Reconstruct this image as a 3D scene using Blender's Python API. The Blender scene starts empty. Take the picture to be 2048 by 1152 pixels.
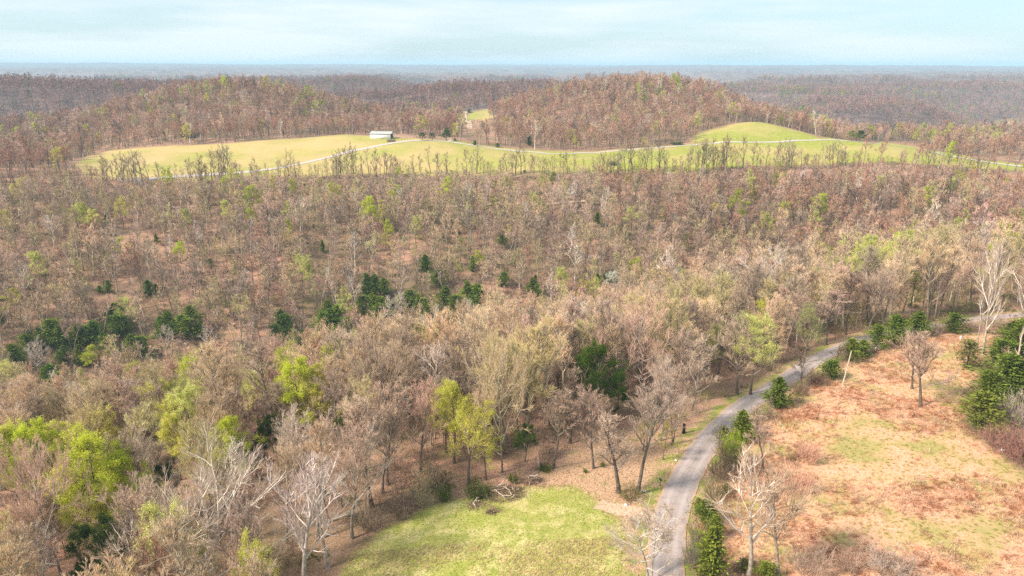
import bpy, math, random
import numpy as np
from mathutils import Vector

# ------------------------------------------------------------------ camera, sky, sun, exposure
scene = bpy.context.scene
C = scene.collection
F_PX, PITCH, CAM_H = 1462.0, math.radians(16.9), 72.0     # focal length in px of the 2048 px frame

cam_data = bpy.data.cameras.new("camera")
cam_data.sensor_width = 36.0
cam_data.lens = 36.0 * F_PX / 2048.0
cam_data.clip_start, cam_data.clip_end = 0.5, 80000.0
cam = bpy.data.objects.new("camera", cam_data)
cam.location = (0, 0, CAM_H)
cam.rotation_euler = (math.pi / 2 - PITCH, 0, 0)
C.objects.link(cam)
scene.camera = cam

SUN_EL, SUN_AZ = math.radians(40), math.radians(248)      # azimuth clockwise from +Y: behind the camera, to the left
world = bpy.data.worlds.new("World")
scene.world = world
world.use_nodes = True
wt = world.node_tree
wt.nodes.clear()
def wn(t, **kw):
    n = wt.nodes.new(t)
    for k, v in kw.items(): setattr(n, k, v)
    return n
w_out = wn('ShaderNodeOutputWorld')
w_bg = wn('ShaderNodeBackground'); w_bg.inputs['Strength'].default_value = 0.10
sky = wn('ShaderNodeTexSky', sky_type='NISHITA', sun_disc=False, sun_elevation=SUN_EL, sun_rotation=SUN_AZ,
         altitude=200.0, air_density=1.0, dust_density=1.0, ozone_density=1.0)
# thin high overcast: veil of pale cloud over the clear sky, streaky low down
tc = wn('ShaderNodeTexCoord')
mp = wn('ShaderNodeMapping'); mp.inputs['Scale'].default_value = (1.8, 1.8, 16.0)
nz = wn('ShaderNodeTexNoise'); nz.inputs['Scale'].default_value = 1.5; nz.inputs['Detail'].default_value = 7; nz.inputs['Roughness'].default_value = 0.55
rmp = wn('ShaderNodeMapRange'); rmp.inputs[1].default_value = 0.40; rmp.inputs[2].default_value = 0.60
rmp.inputs[3].default_value = 0.55; rmp.inputs[4].default_value = 1.0
mixc = wn('ShaderNodeMix', data_type='RGBA'); mixc.inputs['B'].default_value = (1.86, 2.06, 2.14, 1)
wt.links.new(tc.outputs['Generated'], mp.inputs['Vector'])
wt.links.new(mp.outputs[0], nz.inputs['Vector'])
wt.links.new(nz.outputs[0], rmp.inputs[0])
wt.links.new(rmp.outputs[0], mixc.inputs['Factor'])
tintm = wn('ShaderNodeMix', data_type='RGBA', blend_type='MULTIPLY'); tintm.inputs['Factor'].default_value = 1.0
tintm.inputs['B'].default_value = (0.19, 0.285, 0.335, 1)
wt.links.new(sky.outputs[0], tintm.inputs['A'])
wt.links.new(tintm.outputs['Result'], mixc.inputs['A'])
wt.links.new(mixc.outputs['Result'], w_bg.inputs['Color'])
wt.links.new(w_bg.outputs[0], w_out.inputs['Surface'])

sun_d = bpy.data.lights.new("sun", 'SUN')
sun_d.energy = 1.5; sun_d.angle = math.radians(10); sun_d.color = (1.0, 0.88, 0.72)
sun = bpy.data.objects.new("sun", sun_d); C.objects.link(sun)
sd = Vector((math.sin(SUN_AZ) * math.cos(SUN_EL), math.cos(SUN_AZ) * math.cos(SUN_EL), math.sin(SUN_EL)))
sun.rotation_euler = sd.to_track_quat('Z', 'Y').to_euler()
sun.location = (0, 0, 300)

vs = scene.view_settings
vs.view_transform = 'Standard'; vs.look = 'None'; vs.exposure = 2.3; vs.gamma = 1.0; vs.use_curve_mapping = False
cy = scene.cycles
cy.use_denoising = False; cy.sample_clamp_indirect = 2.0; cy.sample_clamp_direct = 6.0; cy.max_bounces = 4; cy.diffuse_bounces = 3; cy.glossy_bounces = 1; cy.transmission_bounces = 2; cy.volume_bounces = 1; cy.transparent_max_bounces = 4
cy.caustics_reflective = False; cy.caustics_refractive = False

rng = np.random.default_rng(11)
random.seed(5)

# ------------------------------------------------------------------ numeric helpers
_tab = np.random.default_rng(3).random((256, 256))
def vnoise(x, y):
    x = np.asarray(x, float); y = np.asarray(y, float)
    xi = np.floor(x).astype(int); yi = np.floor(y).astype(int)
    fx, fy = x - xi, y - yi
    fx = fx * fx * (3 - 2 * fx); fy = fy * fy * (3 - 2 * fy)
    a = _tab[xi & 255, yi & 255]; b = _tab[(xi + 1) & 255, yi & 255]
    c = _tab[xi & 255, (yi + 1) & 255]; d = _tab[(xi + 1) & 255, (yi + 1) & 255]
    return (a * (1 - fx) + b * fx) * (1 - fy) + (c * (1 - fx) + d * fx) * fy
def fbm(x, y, oct=4):
    s = 0; a = .5; t = 0
    for i in range(oct):
        s = s + a * vnoise(np.asarray(x) * 2 ** i + 17.3 * i, np.asarray(y) * 2 ** i - 9.1 * i); t += a; a *= .5
    return s / t
def sstep(a, b, x):
    t = np.clip((np.asarray(x, float) - a) / (b - a), 0, 1)
    return t * t * (3 - 2 * t)

CT, ST = math.cos(PITCH), math.sin(PITCH)
def ray(px, py):
    a = (px - 1024) / F_PX; b = (576 - py) / F_PX
    return np.array([a, CT + b * ST, -ST + b * CT])
def P(px, py, d):                       # the point seen at that pixel, d metres ahead
    v = ray(px, py); v = v * (d / v[1])
    return (v[0], v[1], CAM_H + v[2])
def PZ(px, py, z):
    v = ray(px, py); v = v * ((z - CAM_H) / v[2])
    return (v[0], v[1], z)
def project(x, y, z):
    x = np.asarray(x, float); y = np.asarray(y, float); z = np.asarray(z, float) - CAM_H
    dep = y * CT - z * ST; up = y * ST + z * CT
    return 1024 + F_PX * x / dep, 576 - F_PX * up / dep, dep

# ------------------------------------------------------------------ terrain height
ctrl = []
def cz(px, py, z): ctrl.append(PZ(px, py, z))
def cd(px, py, d, canopy=0.0):
    p = P(px, py, d); ctrl.append((p[0], p[1], p[2] - canopy))
def cw(x, y, z): ctrl.append((x, y, z))
# near ridge: lawn, lane, broomsedge field
for a in [(700, 1152, -2.5), (1024, 1152, 0), (1240, 1152, 0.3), (1100, 990, -0.4), (820, 1060, -1.6), (1330, 1152, 0.4), (1350, 1000, 0.3),
          (1430, 865, 0.2), (1570, 760, 0), (1720, 680, -0.3), (1850, 655, -0.6), (2040, 628, -0.4), (2048, 1152, 3.5), (1700, 900, 1.2),
          (2048, 820, 2.6), (1800, 700, 0.5), (1600, 1152, 1.4), (900, 940, -2.2), (1180, 860, -1.2), (1420, 760, -2.5), (300, 1152, -6.0), (0, 1152, -9.0),
          (560, 1080, -5.0)]:
    cz(*a)
for a in [(-90, 40, -8), (0, 40, 0), (120, 40, 4), (240, 100, 7), (330, 200, 5), (-200, 60, -18), (-300, 60, -28), (260, 260, -3), (420, 280, -1),
          # shoulder falling to the valley
          (-120, 150, -19), (-60, 170, -16), (0, 185, -11), (70, 210, -9), (140, 255, -8), (210, 290, -8), (-200, 130, -32),
          (-60, 225, -36), (0, 245, -31), (70, 275, -25), (150, 320, -20), (260, 350, -14),
          # valley floor
          (-350, 140, -54), (-220, 180, -52), (-143, 215, -50), (-70, 262, -48), (0, 302, -45), (80, 335, -38), (170, 365, -30), (295, 400, -19), (480, 440, -9),
          (-330, 300, -26), (600, 350, -2)]:
    cw(*a)
# far slope, crest and pasture
for px in (-300, 0, 330, 700, 1050, 1400, 1750, 2048, 2350):
    cr = {-300: 372, 0: 368, 330: 360, 700: 349, 1050: 346, 1400: 342, 1750: 334, 2048: 344, 2350: 345}[px]
    dd = {-300: 440, 0: 455, 330: 485, 700: 515, 1050: 525, 1400: 530, 1750: 545, 2048: 550, 2350: 560}[px]
    cd(px, cr, dd)
    cd(px, cr + 33, dd - 24)
for a in [(1050, 460, 415), (700, 470, 400), (300, 480, 385), (0, 500, 360), (1400, 440, 435), (1750, 415, 460), (2048, 410, 480),
          (300, 330, 560), (250, 308, 610), (500, 318, 580), (500, 283, 665), (690, 269, 705), (700, 310, 590), (767, 276, 655), (860, 282, 640), (860, 310, 580),
          (980, 296, 630), (1120, 308, 610), (1250, 301, 620), (1200, 325, 560), (1400, 288, 640), (1600, 280, 650), (1640, 305, 590), (1750, 286, 640), (1850, 300, 620), (1950, 320, 590),
          (2048, 333, 570),
          (1520, 244, 740), (1420, 262, 700), (1600, 264, 690), (1500, 268, 675),
          (400, 290, 665)]:
    cd(*a)
# wooded hills behind (canopy tops seen, ground 14 m below)
for a in [(450, 160, 870, 14), (350, 178, 850, 14), (250, 222, 800, 14), (130, 278, 740, 14), (0, 312, 690, 14), (550, 166, 870, 14), (640, 200, 840, 14), (700, 245, 800, 14),
          (450, 225, 760, 14), (600, 240, 740, 14),
          (770, 240, 790, 14), (900, 240, 790, 14),
          (1300, 156, 900, 14), (1200, 160, 930, 14), (1100, 178, 900, 14), (1420, 172, 880, 14), (1480, 205, 850, 14), (1560, 235, 810, 14), (1250, 225, 760, 14), (1100, 235, 760, 14),
          (1010, 205, 860, 14), (1690, 270, 740, 14), (1380, 235, 745, 14),
          (1800, 283, 760, 12), (1950, 290, 740, 10), (2048, 246, 840, 2), (1960, 258, 840, 2), (1880, 275, 820, 2), (2200, 250, 840, 2)]:
    cd(*a)
for a in [(-700, 620, -5), (-760, 800, 10), (-560, 1000, 0), (-330, 1040, 12), (-130, 1010, -8), (0, 1000, -2), (160, 1080, 22), (330, 1040, -20), (480, 1000, -34), (640, 950, -26), (800, 800, 8), (800, 600, 4)]:
    cw(*a)
CT_P = np.array(ctrl)
def _tps_fit():
    S = 300.0
    X = CT_P[:, :2] / S; n = len(X)
    D = np.linalg.norm(X[:, None] - X[None], axis=2)
    K = D ** 2 * np.log(D + 1e-9) + np.eye(n) * 1.5e-3
    Pm = np.c_[np.ones(n), X]
    A = np.block([[K, Pm], [Pm.T, np.zeros((3, 3))]])
    w = np.linalg.solve(A, np.r_[CT_P[:, 2], 0, 0, 0])
    return X, w, S
TX, TW, TS = _tps_fit()
def tps(x, y):
    x = np.asarray(x, float); y = np.asarray(y, float); shp = x.shape
    q = np.c_[x.ravel(), y.ravel()] / TS
    out = np.empty(len(q))
    n = len(TX)
    for i in range(0, len(q), 40000):
        s = q[i:i + 40000]
        D2 = (s[:, None, 0] - TX[None, :, 0]) ** 2 + (s[:, None, 1] - TX[None, :, 1]) ** 2 + 1e-12
        out[i:i + 40000] = (0.5 * D2 * np.log(D2)) @ TW[:n] + TW[n] + s @ TW[n + 1:]
    return out.reshape(shp)
def gauss(x, y, cx, cy_, sx, sy, ang=0.0):
    c, s = math.cos(ang), math.sin(ang)
    u = (x - cx) * c + (y - cy_) * s; v = -(x - cx) * s + (y - cy_) * c
    return np.exp(-(u / sx) ** 2 - (v / sy) ** 2)
def far_h(x, y):
    wx = x + 260 * (fbm(x / 900 + 5, y / 900, 3) - .5); wy = y + 260 * (fbm(x / 900 - 31, y / 900 + 8, 3) - .5)
    r = 1 - np.abs(2 * fbm(wx / 1150 + 3.2, wy / 900 + 1.7, 4) - 1) * 4.6          # rounded ridges cut by hollows
    d = np.hypot(x, y)
    top = np.interp(d, [900, 1500, 2200, 3000, 4500, 7000, 10000, 13000], [-16, -8, 8, 16, 14, 34, 58, 70])
    rel = np.interp(d, [900, 1400, 3000, 5000, 9000, 13000], [56, 92, 88, 60, 28, 22])
    z = top - rel * (1 - np.clip(r, 0, 1) ** 1.2) + 8 * (fbm(x / 240, y / 240, 3) - .5)
    z = z + (8 - 40 * np.clip(x / (d + 1), -.6, .6)) * sstep(8000, 12000, d) + sstep(4000, 9000, d) * 60 * (fbm(x / 2600 + 40, y / 1500, 4) - .5)
    z = z - 22 * gauss(x, y, 620, 1350, 420, 480)                                  # the hollow beyond the pasture, to the right
    z = z - 18 * gauss(x, y, -180, 1700, 210, 700, .15)
    for (px, top, dd, sx, sy, an) in [(30, 149, 1350, 360, 190, .25), (300, 165, 1500, 300, 180, -.15), (700, 153, 2100, 380, 300, -.2), (520, 158, 2500, 500, 280, 0),
                                      (930, 165, 1430, 170, 260, .5), (1080, 162, 1650, 330, 260, .1), (1700, 178, 2300, 420, 240, .2), (1960, 168, 2500, 500, 260, -.1)]:
        p = P(px, top, dd)
        g = gauss(x, y, p[0], p[1], sx, sy, an)
        z = z * (1 - g) + (p[2] - 14) * g
    return z
def height(x, y):
    x = np.asarray(x, float); y = np.asarray(y, float)
    d = np.hypot(x, y)
    lim = 960 + 60 * np.sin(x / 130.0)
    w = sstep(lim, lim + 260, d)
    w = np.maximum(w, sstep(640, 900, np.abs(x)))
    w = np.maximum(w, sstep(20, -150, y))
    near = np.clip(tps(np.clip(x, -950, 950), np.clip(y, 0, 1250)), -60, 75)
    rough = (fbm(x / 38, y / 38, 3) - .5) * 2.6 * sstep(130, 320, d) + (fbm(x / 7, y / 7, 2) - .5) * .25
    return near * (1 - w) + far_h(x, y) * w + rough
def h1(x, y): return float(height(np.array([x]), np.array([y]))[0])
_T = np.concatenate([np.arange(60, 700, .8), np.arange(700, 1600, 3.), np.arange(1600, 9000, 15.)])
def hit(px, py, lift=0.0):
    """world point where the sight line through a pixel meets the ground (raised by lift)"""
    v = ray(px, py); v = v / math.hypot(v[0], v[1])
    X, Y, Z = v[0] * _T, v[1] * _T, CAM_H + v[2] * _T
    below = np.nonzero(Z < height(X, Y) + lift)[0]
    i = below[0] if len(below) else len(_T) - 1
    return (X[i], Y[i], Z[i] - lift)
def poly(pts): return np.array([hit(a, b)[:2] for a, b in pts])
def in_poly(pg, x, y):
    x = np.asarray(x); y = np.asarray(y); r = np.zeros(x.shape, bool); n = len(pg)
    for i in range(n):
        (x0, y0), (x1, y1) = pg[i], pg[i - 1]
        c = ((y0 > y) != (y1 > y)) & (x < (x1 - x0) * (y - y0) / (y1 - y0 + 1e-12) + x0)
        r ^= c
    return r
def dist_line(pl, x, y):
    best = np.full(np.shape(x), 1e9)
    for (x0, y0), (x1, y1) in zip(pl[:-1], pl[1:]):
        dx, dy = x1 - x0, y1 - y0
        t = np.clip(((x - x0) * dx + (y - y0) * dy) / (dx * dx + dy * dy + 1e-9), 0, 1)
        best = np.minimum(best, np.hypot(x - x0 - t * dx, y - y0 - t * dy))
    return best
def sdf(pg, x, y):                        # negative inside
    d = dist_line(np.vstack([pg, pg[:1]]), x, y)
    return np.where(in_poly(pg, x, y), -d, d)
def spline(pts, n=14):
    p = np.array(pts, float); p = np.vstack([2 * p[0] - p[1], p, 2 * p[-1] - p[-2]])
    out = []
    for i in range(1, len(p) - 2):
        t = np.linspace(0, 1, n, endpoint=False)[:, None]
        a, b, c, d = p[i - 1], p[i], p[i + 1], p[i + 2]
        out.append(.5 * (2 * b + (c - a) * t + (2 * a - 5 * b + 4 * c - d) * t ** 2 + (3 * b - a - 3 * c + d) * t ** 3))
    out.append(p[-2][None])
    return np.vstack(out)

# ------------------------------------------------------------------ layout read from the photograph
LANE = spline([hit(*q)[:2] for q in [(1331, 1290), (1331, 1152), (1336, 1070), (1352, 1000), (1388, 925), (1436, 862), (1500, 806), (1570, 762), (1640, 716), (1716, 682), (1780, 668), (1850, 656), (1920, 645), (2000, 635), (2120, 624), (2400, 600)]])
FARM_ROAD = spline([hit(*q)[:2] for q in [(240, 362), (330, 355), (420, 350), (505, 343), (570, 334), (640, 319), (700, 303), (760, 291), (830, 281.5), (880, 282), (920, 287), (980, 296), (1060, 304), (1120, 308), (1200, 305), (1280, 298), (1400, 289), (1500, 285), (1600, 281), (1680, 281), (1740, 286), (1800, 293), (1840, 299), (1900, 312), (1980, 325), (2060, 335), (2200, 345)]])
LAWN = poly([(640, 1290), (690, 1152), (705, 1105), (765, 1066), (850, 1024), (925, 1004), (990, 988), (1050, 976), (1135, 974), (1195, 1002), (1240, 1042), (1252, 1090), (1240, 1152), (1235, 1290)])
LITTER = poly([(1060, 972), (1100, 935), (1150, 900), (1185, 868), (1230, 860), (1300, 860), (1350, 880), (1375, 900), (1345, 985), (1318, 1060), (1310, 1180), (1240, 1180), (1252, 1090), (1240, 1040), (1190, 1000), (1135, 972)])
SEDGE = poly([(1405, 1290), (1420, 1152), (1408, 1060), (1425, 985), (1468, 905), (1520, 850), (1580, 802), (1650, 752), (1700, 722), (1760, 697), (1850, 676), (1930, 668), (1990, 672), (1975, 735), (1935, 775), (1925, 855), (1965, 885), (2048, 950), (2110, 1000), (2120, 1290)])
PAST_A = poly([(170, 354), (150, 330), (205, 304), (330, 293), (480, 286), (560, 279), (690, 269), (745, 272), (800, 276), (905, 281), (960, 290), (1050, 299), (1150, 304), (1300, 295), (1400, 286), (1640, 278), (1760, 284), (1850, 298), (1950, 318), (2060, 332), (2200, 340), (2200, 350), (2040, 344), (1950, 337), (1850, 329), (1700, 328), (1540, 331), (1400, 342), (1200, 345), (1050, 349), (800, 350), (500, 358), (330, 364)])
PAST_B = poly([(1380, 284), (1398, 266), (1440, 255), (1500, 244), (1540, 248), (1600, 263), (1655, 279), (1500, 285)])
PAST_C = poly([(925, 240), (938, 226), (985, 217), (994, 232), (965, 242)])
PAST_D = poly([(1850, 272), (1920, 262), (1985, 243), (2060, 233), (2200, 232), (2200, 262), (2060, 268), (1960, 280)])

def zone_masks(x, y):
    d = np.hypot(x, y)
    j = (fbm(x / 5.0, y / 5.0, 3) - .5) * 5.0
    jj = (fbm(x / 26.0, y / 26.0, 3) - .5) * 22.0
    z = {}
    def m(pg, soft, jit): return 1 - sstep(-soft, soft, sdf(pg, x, y) + jit)
    z['lawn'] = m(LAWN, 1.2, j * .7); z['sedge'] = m(SEDGE, 1.5, j * .6); z['litter'] = m(LITTER, 1.5, j * .7)
    z['past'] = np.maximum(np.maximum(m(PAST_A, 2.5, jj * .12), m(PAST_B, 3, jj * .1)), np.maximum(m(PAST_C, 4, 0), 0 * x))
    z['knoll'] = m(PAST_D, 8, jj)
    dl = dist_line(LANE, x, y)
    z['verge'] = (1 - sstep(4.2, 6.5, dl + j * .5))
    return z, dl

# ------------------------------------------------------------------ materials
def new_mat(name):
    m = bpy.data.materials.new(name); m.use_nodes = True
    nt = m.node_tree; b = nt.nodes['Principled BSDF']
    b.inputs['Roughness'].default_value = .85
    b.inputs['Specular IOR Level'].default_value = .15
    return m, nt, b
def nd(nt, t, **kw):
    n = nt.nodes.new(t)
    for k, v in kw.items(): setattr(n, k, v)
    return n
def noise(nt, vec, scale, detail=4, rough=.55):
    n = nd(nt, 'ShaderNodeTexNoise'); n.inputs['Scale'].default_value = scale; n.inputs['Detail'].default_value = detail; n.inputs['Roughness'].default_value = rough
    if vec is not None: nt.links.new(vec, n.inputs['Vector'])
    return n.outputs[0]
def ramp(nt, fac, stops):
    r = nd(nt, 'ShaderNodeValToRGB'); e = r.color_ramp.elements
    while len(e) < len(stops): e.new(.5)
    for k, (p, c) in enumerate(stops): e[k].position = p; e[k].color = (*c, 1) if len(c) == 3 else c
    nt.links.new(fac, r.inputs[0]); return r.outputs[0]
def mix(nt, a, b, f, blend='MIX'):
    m = nd(nt, 'ShaderNodeMix', data_type='RGBA', blend_type=blend)
    for s, v in (('A', a), ('B', b)):
        if isinstance(v, tuple): m.inputs[s].default_value = (*v, 1)
        else: nt.links.new(v, m.inputs[s])
    if isinstance(f, (int, float)): m.inputs['Factor'].default_value = f
    else: nt.links.new(f, m.inputs['Factor'])
    return m.outputs['Result']
def maprange(nt, v, a, b, c=0., d=1.):
    m = nd(nt, 'ShaderNodeMapRange')
    nt.links.new(v, m.inputs[0])
    for i, q in enumerate((a, b, c, d)): m.inputs[i + 1].default_value = q
    return m.outputs[0]
def attr(nt, name, kind='GEOMETRY'):
    a = nd(nt, 'ShaderNodeAttribute', attribute_type=kind, attribute_name=name); return a
def bump(nt, b, h, strength, dist):
    n = nd(nt, 'ShaderNodeBump'); n.inputs['Strength'].default_value = strength; n.inputs['Distance'].default_value = dist
    nt.links.new(h, n.inputs['Height']); nt.links.new(n.outputs[0], b.inputs['Normal'])
def plain(name, col, rough=.7, var=.25, scale=3.0, metal=0.0):
    m, nt, b = new_mat(name)
    t = nd(nt, 'ShaderNodeTexCoord')
    n = noise(nt, t.outputs['Object'], scale, 5)
    f = maprange(nt, n, .3, .7, 1 - var, 1 + var * .6)
    c = mix(nt, col, (1, 1, 1), 0.0)
    v = nd(nt, 'ShaderNodeVectorMath', operation='SCALE'); nt.links.new(c, v.inputs[0]); nt.links.new(f, v.inputs['Scale'])
    nt.links.new(v.outputs[0], b.inputs['Base Color'])
    b.inputs['Roughness'].default_value = rough; b.inputs['Metallic'].default_value = metal
    return m

# ground: colour by land cover (attributes laid out on the ground mesh), grain by noise
M_GROUND, nt, b = new_mat('ground_cover')
geo = nd(nt, 'ShaderNodeNewGeometry'); pos = geo.outputs['Position']
n_big = noise(nt, pos, .035, 4); n_mid = noise(nt, pos, .35, 5, .6); n_fine = noise(nt, pos, 3.2, 5, .7); n_grain = noise(nt, pos, 9.0, 3, .7)
n_huge = noise(nt, pos, .006, 3)
litter = mix(nt, ramp(nt, n_fine, [(.32, (.17, .09, .062)), (.5, (.42, .235, .165)), (.68, (.60, .38, .28))]), (.13, .13, .035), maprange(nt, n_mid, .52, .68, 0, .7))
litter2 = mix(nt, litter, ramp(nt, n_fine, [(.3, (.11, .075, .045)), (.7, (.36, .25, .15))]), maprange(nt, n_big, .4, .6))
clear = ramp(nt, n_fine, [(.32, (.30, .175, .10)), (.5, (.47, .30, .19)), (.68, (.60, .42, .29))])
clear = mix(nt, clear, (.22, .25, .07), maprange(nt, n_mid, .58, .70, 0, .7))
lawn_c = mix(nt, ramp(nt, n_mid, [(.3, (.22, .27, .03)), (.5, (.34, .37, .065)), (.7, (.50, .46, .15))]), ramp(nt, n_fine, [(.35, (.17, .23, .03)), (.65, (.50, .44, .18))]), .5)
lawn_c = mix(nt, lawn_c, (.64, .55, .27), maprange(nt, noise(nt, pos, .22, 5, .7), .48, .62, 0, .7))
sedge_c = ramp(nt, n_fine, [(.30, (.46, .225, .125)), (.5, (.66, .37, .235)), (.7, (.77, .53, .37))])
sedge_c = mix(nt, sedge_c, (.30, .30, .085), maprange(nt, noise(nt, pos, .10, 5, .65), .47, .62, 0, .75))
sepx = nd(nt, 'ShaderNodeSeparateXYZ'); nt.links.new(pos, sepx.inputs[0])
tanf = nd(nt, 'ShaderNodeMath', operation='ADD'); nt.links.new(noise(nt, pos, .018, 3), tanf.inputs[0]); nt.links.new(maprange(nt, sepx.outputs[0], -160, 60, .04, -.12), tanf.inputs[1])
past_c = mix(nt, ramp(nt, n_mid, [(.35, (.23, .265, .032)), (.65, (.37, .355, .08))]), (.50, .36, .165), maprange(nt, tanf.outputs[0], .30, .62, 0, .9))
knoll_c = mix(nt, (.46, .30, .17), (.24, .26, .07), maprange(nt, n_big, .45, .6))
col = mix(nt, litter2, clear, attr(nt, 'm_litter').outputs['Fac'])
verge_c = mix(nt, clear, (.25, .28, .06), maprange(nt, n_mid, .42, .58))
col = mix(nt, col, verge_c, attr(nt, 'm_verge').outputs['Fac'])
col = mix(nt, col, lawn_c, attr(nt, 'm_lawn').outputs['Fac'])
col = mix(nt, col, sedge_c, attr(nt, 'm_sedge').outputs['Fac'])
col = mix(nt, col, past_c, attr(nt, 'm_past').outputs['Fac'])
col = mix(nt, col, knoll_c, attr(nt, 'm_knoll').outputs['Fac'])
# very far off the trees can no longer be told apart: the ground takes the colour of the woods
wood_c = mix(nt, ramp(nt, noise(nt, pos, .02, 4, .7), [(.3, (.12, .08, .072)), (.7, (.25, .17, .15))]), (.20, .17, .09), maprange(nt, noise(nt, pos, .004, 4), .56, .70, 0, .4))
col = mix(nt, col, wood_c, attr(nt, 'm_wood').outputs['Fac'])
nt.links.new(col, b.inputs['Base Color']); b.inputs['Roughness'].default_value = .95
bump(nt, b, n_fine, .6, .25)

# ------------------------------------------------------------------ ground mesh (one sheet, cut by land cover)
def set_props(o, label=None, cat=None, group=None, kind=None):
    if label: o['label'] = label
    if cat: o['category'] = cat
    if group: o['group'] = group
    if kind: o['kind'] = kind
    return o
def mesh_np(name, V, Fq, mats, mat_idx=None, smooth=False):
    """V (n,3), Fq: list of int arrays (m,3) or (m,4)"""
    me = bpy.data.meshes.new(name)
    Fq = [f for f in Fq if len(f)]
    me.vertices.add(len(V)); me.vertices.foreach_set('co', np.asarray(V, np.float32).ravel())
    nl = sum(f.size for f in Fq); nf = sum(len(f) for f in Fq)
    me.loops.add(nl); me.loops.foreach_set('vertex_index', np.concatenate([f.ravel() for f in Fq]).astype(np.int32))
    me.polygons.add(nf)
    tot = np.concatenate([np.full(len(f), f.shape[1]) for f in Fq]); st = np.concatenate([[0], np.cumsum(tot)[:-1]])
    me.polygons.foreach_set('loop_start', st.astype(np.int32))
    if mat_idx is not None: me.polygons.foreach_set('material_index', np.asarray(mat_idx, np.int32))
    if smooth: me.polygons.foreach_set('use_smooth', np.ones(nf, bool))
    for m in mats: me.materials.append(m)
    me.update(calc_edges=True)
    return me
def link(name, me, parent=None, loc=None):
    o = bpy.data.objects.new(name, me); C.objects.link(o)
    if parent is not None: o.parent = parent
    if loc is not None: o.location = loc
    return o

az = np.radians(np.concatenate([np.arange(-80, -44, 1.0), np.arange(-44, 44, .2), np.arange(44, 81, 1.0)]))
rad = [30.0]
while rad[-1] < 26000: rad.append(rad[-1] + max(.55, rad[-1] * .0052))
rad = np.array(rad)
R, A = np.meshgrid(rad, az, indexing='ij')
GX, GY = R * np.sin(A), R * np.cos(A)
GZ = height(GX, GY)
# far woods: the ground rises with the canopy's own lumps where single trees are no longer built
FAR0, FAR1 = 3600.0, 4600.0
farm = sstep(FAR0, FAR1, R)
GZ = GZ + farm * (9 + 9 * (fbm(GX / 26, GY / 26, 2) - .3) + 6 * (fbm(GX / 90, GY / 90, 2) - .5))
Z, DL = zone_masks(GX, GY)
zone_id = np.zeros(GX.shape, int)
for k, nme in enumerate(['litter', 'lawn', 'sedge', 'past'], 1):
    zone_id[Z[nme] > .5] = k
nr, na = GX.shape
idx = np.arange(nr * na).reshape(nr, na)
quads = np.stack([idx[:-1, :-1], idx[:-1, 1:], idx[1:, 1:], idx[1:, :-1]], -1).reshape(-1, 4)[:, ::-1]
fz = zone_id[:-1, :-1].ravel()
VV = np.stack([GX, GY, GZ], -1).reshape(-1, 3)
masks = {'m_litter': Z['litter'], 'm_lawn': Z['lawn'], 'm_sedge': Z['sedge'], 'm_past': Z['past'], 'm_knoll': Z['knoll'], 'm_verge': Z['verge'], 'm_wood': sstep(880, 1150, R) * (1 - np.maximum(Z['past'], Z['knoll']))}
for k, nme in enumerate(['terrain', 'leaf_strewn_ground', 'lawn', 'field', 'pasture']):
    f = quads[fz == k]
    used, inv = np.unique(f, return_inverse=True)
    me = mesh_np(nme, VV[used], [inv.reshape(-1, 4)], [M_GROUND], smooth=True)
    for an, av in masks.items():
        a = me.attributes.new(an, 'FLOAT', 'POINT'); a.data.foreach_set('value', av.ravel()[used].astype(np.float32))
    set_props(link(nme, me), kind='structure')

# ------------------------------------------------------------------ roads
def ribbon(name, line, half, mats, lift, crown=.0, n_across=5, jitter=0.0, zfun=height):
    L = np.array(line); t = np.gradient(L, axis=0); t /= np.linalg.norm(t, axis=1)[:, None]; nrm = np.c_[-t[:, 1], t[:, 0]]
    s = np.linspace(-1, 1, n_across)
    hw = half + jitter * (fbm(np.arange(len(L)) * .31, np.full(len(L), 2.2), 3) - .5)
    X = L[:, None, 0] + nrm[:, None, 0] * s[None] * hw[:, None]; Y = L[:, None, 1] + nrm[:, None, 1] * s[None] * hw[:, None]
    zc = zfun(L[:, 0], L[:, 1])[:, None]
    Zt = np.maximum(zfun(X, Y) + lift, zc * 0 - 1e3) + crown * (1 - s[None] ** 2)
    V = np.stack([X, Y, Zt], -1).reshape(-1, 3)
    i = np.arange(X.size).reshape(X.shape)
    q = np.stack([i[:-1, :-1], i[:-1, 1:], i[1:, 1:], i[1:, :-1]], -1).reshape(-1, 4)
    me = mesh_np(name, V, [q], mats, smooth=True)
    uv = me.attributes.new('across', 'FLOAT', 'POINT'); uv.data.foreach_set('value', np.broadcast_to(s[None], X.shape).ravel().astype(np.float32))
    return link(name, me)
def resample(L, step):
    L = np.array(L); s = np.r_[0, np.cumsum(np.hypot(*np.diff(L, axis=0).T))]
    u = np.arange(0, s[-1], step); return np.c_[np.interp(u, s, L[:, 0]), np.interp(u, s, L[:, 1])]
M_ROAD, nt, b = new_mat('asphalt_worn')
geo = nd(nt, 'ShaderNodeNewGeometry'); pos = geo.outputs['Position']
ac = attr(nt, 'across').outputs['Fac']
base = ramp(nt, noise(nt, pos, .6, 4, .5), [(.3, (.33, .275, .262)), (.55, (.37, .308, .294)), (.75, (.41, .345, .33))])
ab = nd(nt, 'ShaderNodeMath', operation='ABSOLUTE'); nt.links.new(ac, ab.inputs[0])
wob = nd(nt, 'ShaderNodeMath', operation='ADD'); nt.links.new(ab.outputs[0], wob.inputs[0]); nt.links.new(maprange(nt, noise(nt, pos, .8, 4), 0, 1, -.25, .25), wob.inputs[1])
edge = maprange(nt, wob.outputs[0], .80, .97)
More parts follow.
